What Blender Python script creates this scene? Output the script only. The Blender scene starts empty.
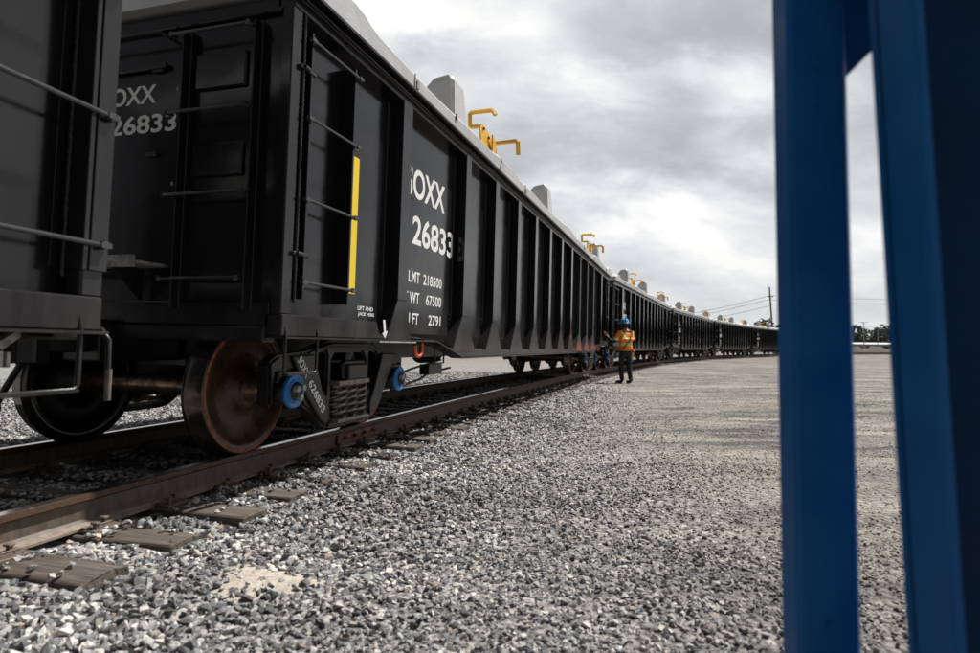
import bpy, bmesh, math, random
import numpy as np
from mathutils import Vector, Matrix, Euler
random.seed(7); rng = np.random.default_rng(11)
R = math.radians
S = bpy.context.scene
COL = S.collection

# ------------------------------------------------------------------ camera
F, PITCH, SHY, ROLL, TILT, CH = 612.34, .0552, -14.48, .0091, .0187, .779
cam = bpy.data.cameras.new('camera'); co = bpy.data.objects.new('camera', cam); COL.objects.link(co)
S.camera = co
cam.sensor_width = 36; cam.lens = 36*F/980; cam.shift_y = SHY/980
cam.clip_start = .05; cam.clip_end = 3000
r0 = Vector((1, 0, 0)); u0 = Vector((0, -math.sin(PITCH), math.cos(PITCH))); f0 = Vector((0, math.cos(PITCH), math.sin(PITCH)))
c_, s_ = math.cos(ROLL), math.sin(ROLL)
rr = r0*c_+u0*s_; uu = u0*c_-r0*s_
co.matrix_world = Matrix(((rr.x, uu.x, -f0.x, 0), (rr.y, uu.y, -f0.y, 0), (rr.z, uu.z, -f0.z, CH), (0, 0, 0, 1)))
cam.dof.use_dof = True; cam.dof.focus_distance = 5.6; cam.dof.aperture_fstop = 2.2
cam.dof.aperture_blades = 9
S.render.resolution_x = 1024; S.render.resolution_y = 682
S.view_settings.view_transform = 'Standard'; S.view_settings.look = 'None'
S.view_settings.exposure = 0.34; S.view_settings.gamma = 1

# ------------------------------------------------------------------ sun and sky
SUN_H = R(57.5); SUN_E = R(57)                  # heading clockwise from +Y, elevation
sd = Vector((math.sin(SUN_H)*math.cos(SUN_E), math.cos(SUN_H)*math.cos(SUN_E), math.sin(SUN_E)))
sl = bpy.data.lights.new('sun', 'SUN'); sl.energy = 5.0; sl.angle = R(1.2); sl.color = (1, .965, .91)
so = bpy.data.objects.new('sun', sl); COL.objects.link(so); so.rotation_euler = sd.to_track_quat('Z', 'Y').to_euler(); so.location = sd*60

W = bpy.data.worlds.new('World'); S.world = W; W.use_nodes = True
nt = W.node_tree; nt.nodes.clear()
def N(t, typ, **kw):
    n = t.nodes.new(typ)
    for k, v in kw.items():
        if k in n.inputs: n.inputs[k].default_value = v
        else: setattr(n, k, v)
    return n
def math_(t, op, a, b=None, clamp=False):
    n = t.nodes.new('ShaderNodeMath'); n.operation = op; n.use_clamp = clamp
    for i, x in enumerate((a, b)):
        if x is None: continue
        if isinstance(x, (int, float)): n.inputs[i].default_value = x
        else: t.links.new(x, n.inputs[i])
    return n.outputs[0]
def ramp(t, fac, stops, interp='LINEAR'):
    n = t.nodes.new('ShaderNodeValToRGB'); n.color_ramp.interpolation = interp
    el = n.color_ramp.elements
    while len(el) < len(stops): el.new(.5)
    for e, (p, c) in zip(el, stops):
        e.position = p; e.color = (c, c, c, 1) if isinstance(c, (int, float)) else (*c, 1)
    t.links.new(fac, n.inputs[0]); return n.outputs[0]
def mixc(t, fac, a, b, typ='MIX'):
    n = t.nodes.new('ShaderNodeMix'); n.data_type = 'RGBA'; n.blend_type = typ
    for s, x in ((n.inputs[0], fac), (n.inputs[6], a), (n.inputs[7], b)):
        if isinstance(x, (int, float)): s.default_value = x
        elif isinstance(x, tuple): s.default_value = (*x, 1)
        else: t.links.new(x, s)
    return n.outputs[2]
def pixdir(px, py):
    a, b = px-490, py-326.5-SHY
    d = f0*F + rr*a - uu*b
    return d.normalized()
sky = N(nt, 'ShaderNodeTexSky'); sky.sky_type = 'NISHITA'; sky.sun_disc = False
sky.sun_elevation = SUN_E; sky.sun_rotation = SUN_H; sky.dust_density = 3
tc = N(nt, 'ShaderNodeTexCoord')
sep = N(nt, 'ShaderNodeSeparateXYZ'); nt.links.new(tc.outputs['Generated'], sep.inputs[0])
zz = math_(nt, 'ADD', math_(nt, 'MAXIMUM', sep.outputs[2], 0), .48)
cmb = N(nt, 'ShaderNodeCombineXYZ')
nt.links.new(math_(nt, 'DIVIDE', sep.outputs[0], zz), cmb.inputs[0]); nt.links.new(math_(nt, 'DIVIDE', sep.outputs[1], zz), cmb.inputs[1])
n1 = N(nt, 'ShaderNodeTexNoise', Scale=2.3, Detail=9.0, Roughness=.56, Distortion=.35); n1.location = (0, 0)
mp = N(nt, 'ShaderNodeMapping'); mp.inputs['Location'].default_value = (3.1, 1.7, 0); mp.inputs['Scale'].default_value = (.8, 1.25, 1)
nt.links.new(cmb.outputs[0], mp.inputs[0]); nt.links.new(mp.outputs[0], n1.inputs[0])
n2 = N(nt, 'ShaderNodeTexNoise', Scale=6.5, Detail=9.0, Roughness=.6, Distortion=.3)
nt.links.new(mp.outputs[0], n2.inputs[0])
# warped direction for the large cloud masses
wv = N(nt, 'ShaderNodeVectorMath', operation='SCALE'); wv.inputs[3].default_value = .16
wsub = N(nt, 'ShaderNodeVectorMath', operation='SUBTRACT'); wsub.inputs[1].default_value = (.5, .5, .5)
nt.links.new(n2.outputs['Color'], wsub.inputs[0]); nt.links.new(wsub.outputs[0], wv.inputs[0])
wad = N(nt, 'ShaderNodeVectorMath', operation='ADD'); nt.links.new(tc.outputs['Generated'], wad.inputs[0]); nt.links.new(wv.outputs[0], wad.inputs[1])
def mass(px, py, rx, ry):
    """soft elliptical cloud mass centred on a direction in the sky, angular radii rx, ry"""
    d = pixdir(px, py)
    e1 = Vector((d.y, -d.x, 0)).normalized(); e2 = e1.cross(d)
    a = N(nt, 'ShaderNodeVectorMath', operation='DOT_PRODUCT'); a.inputs[1].default_value = e1/rx
    b = N(nt, 'ShaderNodeVectorMath', operation='DOT_PRODUCT'); b.inputs[1].default_value = e2/ry
    c = N(nt, 'ShaderNodeVectorMath', operation='DOT_PRODUCT'); c.inputs[1].default_value = d
    for q in (a, b, c): nt.links.new(wad.outputs[0], q.inputs[0])
    r2 = math_(nt, 'ADD', math_(nt, 'POWER', a.outputs['Value'], 2.0), math_(nt, 'POWER', b.outputs['Value'], 2.0))
    g = math_(nt, 'POWER', 2.718, math_(nt, 'MULTIPLY', r2, -1.0))
    return math_(nt, 'MULTIPLY', g, math_(nt, 'GREATER_THAN', c.outputs['Value'], 0.0))
tot = math_(nt, 'ADD', math_(nt, 'MULTIPLY', math_(nt, 'SUBTRACT', n1.outputs['Fac'], .5), 1.25),
            math_(nt, 'MULTIPLY', math_(nt, 'SUBTRACT', n2.outputs['Fac'], .5), .55))
for (px, py, rx, ry, w) in ((640, 30, .30, .085, -.36), (560, 150, .22, .07, -.12), (690, 145, .20, .06, -.16), (470, 45, .10, .09, .02), (540, 30, .07, .05, .16),
                            (640, 85, .20, .035, .20), (400, 8, .10, .04, .26), (690, 200, .10, .05, .20), (590, 185, .07, .035, .08), (410, 55, .10, .06, -.10),
                            (640, 260, .5, .05, .06), (900, 120, .2, .2, .03)):
    tot = math_(nt, 'ADD', tot, math_(nt, 'MULTIPLY', mass(px, py, rx, ry), w))
ccol = ramp(nt, math_(nt, 'ADD', tot, .5), [(.14, (.36, .37, .385)), (.34, (.46, .47, .485)), (.48, (.57, .585, .60)), (.60, (.68, .69, .695)), (.76, (.86, .85, .83))])
hz = math_(nt, 'MULTIPLY', math_(nt, 'SUBTRACT', 1.0, math_(nt, 'MULTIPLY', sep.outputs[2], 5.0), True), .75)
ccol = mixc(nt, hz, ccol, (.58, .60, .615))
# overcast bright ahead, darker overhead; unseen sky beside and behind dimmed to cut fill
hd = N(nt, 'ShaderNodeVectorMath', operation='DOT_PRODUCT'); hd.inputs[1].default_value = (.04, 1.0, 0); nt.links.new(tc.outputs['Generated'], hd.inputs[0])
dimh = ramp(nt, math_(nt, 'ADD', math_(nt, 'MULTIPLY', hd.outputs['Value'], .5), .5), [(.26, .19), (.42, .36), (.58, .74), (.72, 1.0)])
dimz = ramp(nt, sep.outputs[2], [(.50, 1.0), (.85, .55)])
ccol = mixc(nt, 1.0, ccol, mixc(nt, 1.0, dimh, dimz, 'MULTIPLY'), 'MULTIPLY')
skyc = N(nt, 'ShaderNodeVectorMath', operation='SCALE'); skyc.inputs[3].default_value = 1.0
bg = N(nt, 'ShaderNodeBackground'); bg.inputs[1].default_value = .1
nt.links.new(sky.outputs[0], bg.inputs[0])
bg2 = N(nt, 'ShaderNodeBackground'); bg2.inputs[1].default_value = 1.0; nt.links.new(ccol, bg2.inputs[0])
mx = N(nt, 'ShaderNodeMixShader'); mx.inputs[0].default_value = .95
nt.links.new(bg.outputs[0], mx.inputs[1]); nt.links.new(bg2.outputs[0], mx.inputs[2])
wo = N(nt, 'ShaderNodeOutputWorld'); nt.links.new(mx.outputs[0], wo.inputs[0])

# ------------------------------------------------------------------ materials
MATS = {}
def mat(name, col, rough=.5, metal=0., noise=None, bump=None, coat=0., spec=None):
    """noise=(scale, other colour, lo, hi[, stretch]); bump=(scale, strength, distance)"""
    m = bpy.data.materials.new(name); m.use_nodes = True; t = m.node_tree
    b = t.nodes['Principled BSDF']; b.inputs['Base Color'].default_value = (*col, 1)
    b.inputs['Roughness'].default_value = rough; b.inputs['Metallic'].default_value = metal
    if coat: b.inputs['Coat Weight'].default_value = coat; b.inputs['Coat Roughness'].default_value = .15
    if spec is not None: b.inputs['Specular IOR Level'].default_value = spec
    tcn = t.nodes.new('ShaderNodeTexCoord')
    if noise:
        sc, c2, lo, hi = noise[:4]; st = noise[4] if len(noise) > 4 else (1, 1, 1)
        mpn = t.nodes.new('ShaderNodeMapping'); mpn.inputs['Scale'].default_value = st
        t.links.new(tcn.outputs['Object'], mpn.inputs[0])
        n = N(t, 'ShaderNodeTexNoise', Scale=sc, Detail=6.0, Roughness=.6); t.links.new(mpn.outputs[0], n.inputs[0])
        f = ramp(t, n.outputs['Fac'], [(lo, 0), (hi, 1)])
        t.links.new(mixc(t, f, col, c2), b.inputs['Base Color'])
        r = ramp(t, n.outputs['Fac'], [(lo, max(rough-.06, .05)), (hi, min(rough+.18, 1))]); t.links.new(r, b.inputs['Roughness'])
    if bump:
        n = N(t, 'ShaderNodeTexNoise', Scale=bump[0], Detail=5.0, Roughness=.6); t.links.new(tcn.outputs['Object'], n.inputs[0])
        bp = N(t, 'ShaderNodeBump', Strength=bump[1], Distance=bump[2]); t.links.new(n.outputs['Fac'], bp.inputs['Height']); t.links.new(bp.outputs[0], b.inputs['Normal'])
    MATS[name] = m; return m
def car_paint():
    m = mat('black_car_paint', (.012, .0115, .0125), .2); t = m.node_tree; b = t.nodes['Principled BSDF']
    tcn = t.nodes.new('ShaderNodeTexCoord')
    mp1 = t.nodes.new('ShaderNodeMapping'); mp1.inputs['Scale'].default_value = (1, 1, .22); t.links.new(tcn.outputs['Object'], mp1.inputs[0])
    n = N(t, 'ShaderNodeTexNoise', Scale=3.5, Detail=7.0, Roughness=.65); t.links.new(mp1.outputs[0], n.inputs[0])
    fine = N(t, 'ShaderNodeTexNoise', Scale=60.0, Detail=3.0, Roughness=.6); t.links.new(tcn.outputs['Object'], fine.inputs[0])
    sp = t.nodes.new('ShaderNodeSeparateXYZ'); t.links.new(tcn.outputs['Object'], sp.inputs[0])
    low = math_(t, 'MULTIPLY', math_(t, 'SUBTRACT', 1.35, sp.outputs[2]), 1.3, True)      # road dust thrown up on the lower sheets
    d = math_(t, 'MULTIPLY', ramp(t, n.outputs['Fac'], [(.42, 0), (.75, 1)]), .12)
    d = math_(t, 'ADD', d, math_(t, 'MULTIPLY', low, ramp(t, n.outputs['Fac'], [(.3, .10), (.7, .55)])), True)
    t.links.new(mixc(t, d, (.0075, .007, .0088), (.075, .070, .068)), b.inputs['Base Color'])
    rg = math_(t, 'ADD', math_(t, 'MULTIPLY', d, .22), math_(t, 'ADD', .11, math_(t, 'MULTIPLY', fine.outputs['Fac'], .07)))
    t.links.new(rg, b.inputs['Roughness'])
    b.inputs['Specular IOR Level'].default_value = .40
    wav = N(t, 'ShaderNodeTexNoise', Scale=1.6, Detail=2.0, Roughness=.5); t.links.new(tcn.outputs['Object'], wav.inputs[0])
    bp = N(t, 'ShaderNodeBump', Strength=.5, Distance=.02); t.links.new(wav.outputs['Fac'], bp.inputs['Height'])
    bp2 = N(t, 'ShaderNodeBump', Strength=.12, Distance=.0015); t.links.new(fine.outputs['Fac'], bp2.inputs['Height']); t.links.new(bp.outputs[0], bp2.inputs['Normal'])
    t.links.new(bp2.outputs[0], b.inputs['Normal'])
    return m
BLACK = car_paint()
BLACKR = mat('black_frame_steel', (.010, .010, .0105), .38, noise=(6, (.03, .026, .023), .5, .8), bump=(70, .4, .004))
PRIMER = mat('black_paint_with_orange_scuffs', (.024, .022, .022), .5)
def _primer():
    t = PRIMER.node_tree; b = t.nodes['Principled BSDF']; tcn = t.nodes.new('ShaderNodeTexCoord'); sp = t.nodes.new('ShaderNodeSeparateXYZ'); t.links.new(tcn.outputs['Object'], sp.inputs[0])
    n = N(t, 'ShaderNodeTexNoise', Scale=5.0, Detail=5.0); t.links.new(tcn.outputs['Object'], n.inputs[0])
    f = math_(t, 'ADD', math_(t, 'MULTIPLY', math_(t, 'SUBTRACT', .93, sp.outputs[2]), 4.0), math_(t, 'MULTIPLY', math_(t, 'SUBTRACT', n.outputs['Fac'], .5), 1.2), True)
    t.links.new(mixc(t, math_(t, 'MULTIPLY', f, .7), (.012, .011, .012), (.40, .085, .028)), b.inputs['Base Color'])
_primer()
LID = mat('grey_lid', (.50, .50, .505), .5, noise=(1.6, (.38, .38, .385), .35, .75), bump=(5, .5, .02))
RUNG = mat('black_rung_steel', (.085, .085, .088), .2, .6, noise=(14, (.06, .055, .05), .5, .8))
YEL = mat('yellow_paint', (.72, .40, .015), .45, noise=(25, (.42, .20, .02), .55, .8))
YELS = mat('yellow_reflector', (.82, .58, .01), .4)
WHT = mat('white_lettering', (.80, .80, .78), .5, noise=(12, (.62, .62, .60), .5, .8))
BLUC = mat('blue_bearing_paint', (.012, .17, .52), .35, noise=(30, (.03, .07, .16), .55, .8))
ORH = mat('orange_hook_paint', (.75, .10, .02), .5)
WFACE = mat('brown_wheel_face', (.048, .027, .015), .33, noise=(9, (.115, .055, .026), .45, .8), bump=(30, .3, .003))
WRIM = mat('rusted_wheel_rim', (.34, .11, .045), .65, noise=(22, (.05, .025, .018), .45, .7), bump=(80, .4, .002))
TREAD = mat('dark_polished_tread', (.09, .085, .08), .2, .8, noise=(14, (.05, .03, .02), .5, .8))
AXLE = mat('rusty_axle', (.36, .25, .18), .34, .8, noise=(18, (.05, .03, .02), .4, .7))
STEEL = mat('galvanised_steel', (.42, .42, .42), .45, .3, noise=(20, (.16, .15, .14), .45, .7))
SPR = mat('spring_steel', (.24, .215, .19), .42, .3, noise=(20, (.12, .10, .085), .45, .7))
RAILM = mat('rusty_rail', (.085, .062, .048), .6, noise=(26, (.15, .118, .095), .40, .66, (1, 1, .35)), bump=(120, .4, .002))
RHEAD = mat('rust_brown_rail_head_side', (.10, .05, .028), .55, noise=(30, (.045, .026, .018), .4, .7), bump=(90, .4, .002))
RFOOT = mat('dusty_rail_foot', (.26, .215, .175), .85, noise=(18, (.14, .10, .075), .42, .7), bump=(80, .5, .003))
RTOP = mat('worn_rail_head', (.36, .31, .28), .22, .9, noise=(14, (.16, .08, .05), .55, .75))
JOINT = mat('rusty_joint_bar', (.22, .10, .06), .75, noise=(16, (.06, .03, .022), .4, .7), bump=(60, .5, .003))
def wood():
    m = mat('weathered_tie_wood', (.10, .075, .058), .85); t = m.node_tree; b = t.nodes['Principled BSDF']
    tcn = t.nodes.new('ShaderNodeTexCoord'); mpn = t.nodes.new('ShaderNodeMapping'); mpn.inputs['Scale'].default_value = (1.2, 22, 14)
    t.links.new(tcn.outputs['Object'], mpn.inputs[0]); n = N(t, 'ShaderNodeTexNoise', Scale=1.6, Detail=8.0, Roughness=.65, Distortion=.6); t.links.new(mpn.outputs[0], n.inputs[0])
    c = ramp(t, n.outputs['Fac'], [(.30, (.02, .015, .012)), (.42, (.062, .047, .038)), (.60, (.125, .102, .084)), (.78, (.21, .18, .155))]); t.links.new(c, b.inputs['Base Color'])
    bp = N(t, 'ShaderNodeBump', Strength=1.0, Distance=.012); t.links.new(n.outputs['Fac'], bp.inputs['Height']); t.links.new(bp.outputs[0], b.inputs['Normal'])
    return m
WOOD = wood()
BLUE = mat('blue_trestle_paint', (.004, .10, .33), .48, noise=(7, (.010, .13, .38), .4, .7), bump=(90, .12, .0015), spec=.22)
def hivis(name, col): return mat(name, col, .75, noise=(30, tuple(c*.75 for c in col), .4, .7))
ORV = hivis('orange_vest_cloth', (.95, .25, .02)); LIME = hivis('lime_tape', (.62, .72, .05)); SILV = mat('silver_tape', (.45, .48, .50), .35, .2)
CLOTH = mat('black_work_cloth', (.014, .014, .016), .9, noise=(20, (.03, .03, .032), .4, .7))
SKIN = mat('skin', (.42, .24, .17), .55); HAIR = mat('dark_hair', (.02, .015, .012), .7)
HELM = mat('blue_helmet', (.03, .30, .70), .3, coat=.4); GLOVE = mat('pale_glove', (.45, .42, .38), .8); BOOT = mat('black_boot', (.012, .012, .012), .6)
DEVY = mat('yellow_tool', (.75, .55, .02), .5)
CONC = mat('pole_wood', (.13, .11, .095), .85, noise=(8, (.2, .18, .16), .4, .7)); GREYM = mat('grey_metal', (.35, .36, .37), .5, .3); WIREM = mat('wire', (.05, .05, .055), .6)
WROOF = mat('white_roof', (.62, .63, .64), .5); WALLG = mat('grey_wall', (.30, .31, .32), .7)
LEAF = mat('hazed_foliage', (.085, .10, .09), .8, noise=(.3, (.12, .135, .125), .4, .65)); TRUNK = mat('bark', (.08, .065, .05), .9)  # LEAF is lightened and greyed so its colour carries the distance haze
DRYG = mat('dry_grass', (.30, .25, .08), .9, noise=(2, (.14, .15, .05), .4, .65)); MOUND = mat('mound_soil', (.06, .052, .046), .95, noise=(1.2, (.11, .098, .088), .4, .7), bump=(1.5, 1, .3))

# ------------------------------------------------------------------ helpers
def tag(o, label=None, cat=None, group=None, kind=None):
    for k, v in (('label', label), ('category', cat), ('group', group), ('kind', kind)):
        if v: o[k] = v
    return o
def empty(name, loc=(0, 0, 0), rot=(0, 0, 0)):
    o = bpy.data.objects.new(name, None); COL.objects.link(o); o.location = loc; o.rotation_euler = rot
    o.empty_display_size = .3; return o
class MB:
    def __init__(s): s.v = []; s.f = []; s.mi = []; s.sm = []
    def add(s, vs, fs, mi=0, sm=False):
        o = len(s.v); s.v += [tuple(v) for v in vs]; s.f += [tuple(i+o for i in f) for f in fs]; s.mi += [mi]*len(fs); s.sm += [sm]*len(fs); return s
    def box(s, x0, x1, y0, y1, z0, z1, mi=0):
        v = [(x, y, z) for x in (x0, x1) for y in (y0, y1) for z in (z0, z1)]
        return s.add(v, [(0, 1, 3, 2), (4, 6, 7, 5), (0, 4, 5, 1), (2, 3, 7, 6), (0, 2, 6, 4), (1, 5, 7, 3)], mi)
    def prism(s, pts, x0, x1, axis='x', mi=0):
        """polygon pts (a, b) extruded: axis x: (a,b)->(y,z); axis y: ->(x,z); axis z: ->(x,y)"""
        n = len(pts)
        def P(a, b, c): return {'x': (c, a, b), 'y': (a, c, b), 'z': (a, b, c)}[axis]
        v = [P(a, b, x0) for a, b in pts]+[P(a, b, x1) for a, b in pts]
        return s.add(v, [tuple(range(n)), tuple(range(2*n-1, n-1, -1))]+[(i, i+n, (i+1) % n+n, (i+1) % n) for i in range(n)], mi)
    def tube(s, pts, r, n=8, mi=0, caps=True, sm=True, rs=None):
        pts = [Vector(p) for p in pts]; rings = []; up = None
        for i, p in enumerate(pts):
            d = (pts[min(i+1, len(pts)-1)]-pts[max(i-1, 0)]).normalized()
            if up is None: up = d.orthogonal().normalized()
            a = (up-d*up.dot(d)).normalized(); up = a; b = d.cross(a); q = rs[i] if rs else r
            rings.append([p+(a*math.cos(2*math.pi*k/n)+b*math.sin(2*math.pi*k/n))*q for k in range(n)])
        v = [w for g in rings for w in g]; f = []
        for i in range(len(pts)-1):
            for k in range(n): f.append((i*n+k, i*n+(k+1) % n, (i+1)*n+(k+1) % n, (i+1)*n+k))
        s.add(v, f, mi, sm)
        if caps: s.add(rings[0], [tuple(range(n-1, -1, -1))], mi); s.add(rings[-1], [tuple(range(n))], mi)
        return s
    def lathe(s, prof, axis='x', c=(0, 0, 0), n=32, mi=0, sm=True, mis=None):
        """prof: list of (along axis, radius)"""
        v = []; f = []
        for (a, r) in prof:
            for k in range(n):
                t = 2*math.pi*k/n; p, q = r*math.cos(t), r*math.sin(t)
                v.append({'x': (c[0]+a, c[1]+p, c[2]+q), 'y': (c[0]+p, c[1]+a, c[2]+q), 'z': (c[0]+p, c[1]+q, c[2]+a)}[axis])
        o = len(s.v); s.v += v
        for i in range(len(prof)-1):
            for k in range(n):
                s.f.append((o+i*n+k, o+i*n+(k+1) % n, o+(i+1)*n+(k+1) % n, o+(i+1)*n+k)); s.mi.append(mis[i] if mis else mi); s.sm.append(sm)
        return s
    def build(s, name, mats, parent=None, bevel=0, smooth_angle=None, loc=None, rot=None):
        me = bpy.data.meshes.new(name); me.from_pydata(s.v, [], s.f)
        for m in (mats if isinstance(mats, (list, tuple)) else [mats]): me.materials.append(m)
        me.polygons.foreach_set('material_index', s.mi); me.polygons.foreach_set('use_smooth', s.sm)
        bm = bmesh.new(); bm.from_mesh(me); bmesh.ops.recalc_face_normals(bm, faces=bm.faces)
        if bevel: bmesh.ops.bevel(bm, geom=[e for e in bm.edges if e.is_manifold and e.calc_face_angle(0) > .5], offset=bevel, segments=1, affect='EDGES', clamp_overlap=True)
        bm.to_mesh(me); bm.free(); me.update()
        o = bpy.data.objects.new(name, me); COL.objects.link(o); o.parent = parent
        if loc: o.location = loc
        if rot: o.rotation_euler = rot
        return o
def holed(outer, holes, x0, x1, name, m, parent=None, bevel=0):
    """plate in the YZ plane with holes, extruded along X"""
    bm = bmesh.new(); es = []
    for lp in [outer]+holes:
        vs = [bm.verts.new((x0, a, b)) for a, b in lp]
        es += [bm.edges.new((vs[i], vs[(i+1) % len(vs)])) for i in range(len(vs))]
    g = bmesh.ops.triangle_fill(bm, edges=es, use_beauty=True)
    fs = [f for f in bm.faces]
    ex = bmesh.ops.extrude_face_region(bm, geom=fs)
    for v in ex['geom']:
        if isinstance(v, bmesh.types.BMVert): v.co.x = x1
    bmesh.ops.recalc_face_normals(bm, faces=bm.faces)
    if bevel:
        bmesh.ops.bevel(bm, geom=[e for e in bm.edges if e.is_manifold and e.calc_face_angle(0) > .6], offset=bevel, segments=2, affect='EDGES', clamp_overlap=True)
    me = bpy.data.meshes.new(name); bm.to_mesh(me); bm.free(); me.materials.append(m)
    o = bpy.data.objects.new(name, me); COL.objects.link(o); o.parent = parent; return o
def children(o): return [c for c in o.children]
def copy_tree(o, parent=None):
    c = o.copy(); COL.objects.link(c)
    if parent is not None: c.parent = parent
    for ch in children(o): copy_tree(ch, c)
    return c
def text_mesh(body, box, place, name, m, parent, bold=.018, spacing=1.0, thick=.0015):
    """box=(a0,a1,b0,b1) in the sign plane; place(a,b,c)->xyz"""
    cu = bpy.data.curves.new('t', 'FONT'); cu.body = body; cu.offset = bold; cu.extrude = .01; cu.resolution_u = 4; cu.space_character = spacing
    to = bpy.data.objects.new('t', cu); COL.objects.link(to)
    dg = bpy.context.evaluated_depsgraph_get(); me = bpy.data.meshes.new_from_object(to.evaluated_get(dg))
    bpy.data.objects.remove(to); bpy.data.curves.remove(cu)
    vs = np.array([v.co[:] for v in me.vertices]); lo = vs.min(0); hi = vs.max(0)
    a0, a1, b0, b1 = box
    for v in me.vertices:
        fa = (v.co.x-lo[0])/(hi[0]-lo[0]); fb = (v.co.y-lo[1])/(hi[1]-lo[1]); fc = (v.co.z-lo[2])/max(hi[2]-lo[2], 1e-6)
        v.co = place(a0+(a1-a0)*fa, b0+(b1-b0)*fb, thick*fc+.0008)
    me.materials.clear(); me.materials.append(m)
    o = bpy.data.objects.new(name, me); COL.objects.link(o); o.parent = parent; return o

# ------------------------------------------------------------------ the track
TH2, KAP, LAT, A2 = .3086, .0049956, -3.9478, 11.3519
P_ = None
def _c():
    x = math.sin(TH2)*A2+math.cos(TH2)*LAT; y = math.cos(TH2)*A2-math.sin(TH2)*LAT; return x, y
CX2, CY2 = _c()
def track(s):
    th = TH2+KAP*s
    return CX2+(-math.cos(th)+math.cos(TH2))/KAP, CY2+(math.sin(th)-math.sin(TH2))/KAP, th
RAD = 1/KAP; CCX, CCY = CX2+math.cos(TH2)*RAD, CY2-math.sin(TH2)*RAD     # centre of the curve
def tv(x, y):   # signed distance right of the track centre line, and distance along it
    dx, dy = x-CCX, y-CCY
    v = RAD-np.sqrt(dx*dx+dy*dy); th = np.arctan2(-dx, 1e-9+0*dx) if False else np.arctan2(dy, -dx)
    return v, (th-TH2)/KAP
def on_track(s, v, z=0.):
    x, y, th = track(s); return Vector((x+math.cos(th)*v, y-math.sin(th)*v, z))
def ground_z(x, y):
    v, s = tv(x, y); a = np.abs(v)
    z = -.198-.055*np.clip((a-1.25)/1.0, 0, 1)**1.0
    far = np.clip((v-2.0)/3.0, 0, 1)
    z = z+far*(.022*np.sin(y*5.2+.6*np.sin(x*1.1)+np.sin(y*1.7))*np.clip(1.6-y/26, 0, 1)*(.6+.4*np.sin(x*1.7+y*.6))+.02*np.sin(x*.7+1.3)*np.sin(y*.45))
    z = z+.010*np.sin(x*7.1+y*3.3)*np.sin(y*6.3-x*2.1)
    return z

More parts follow.
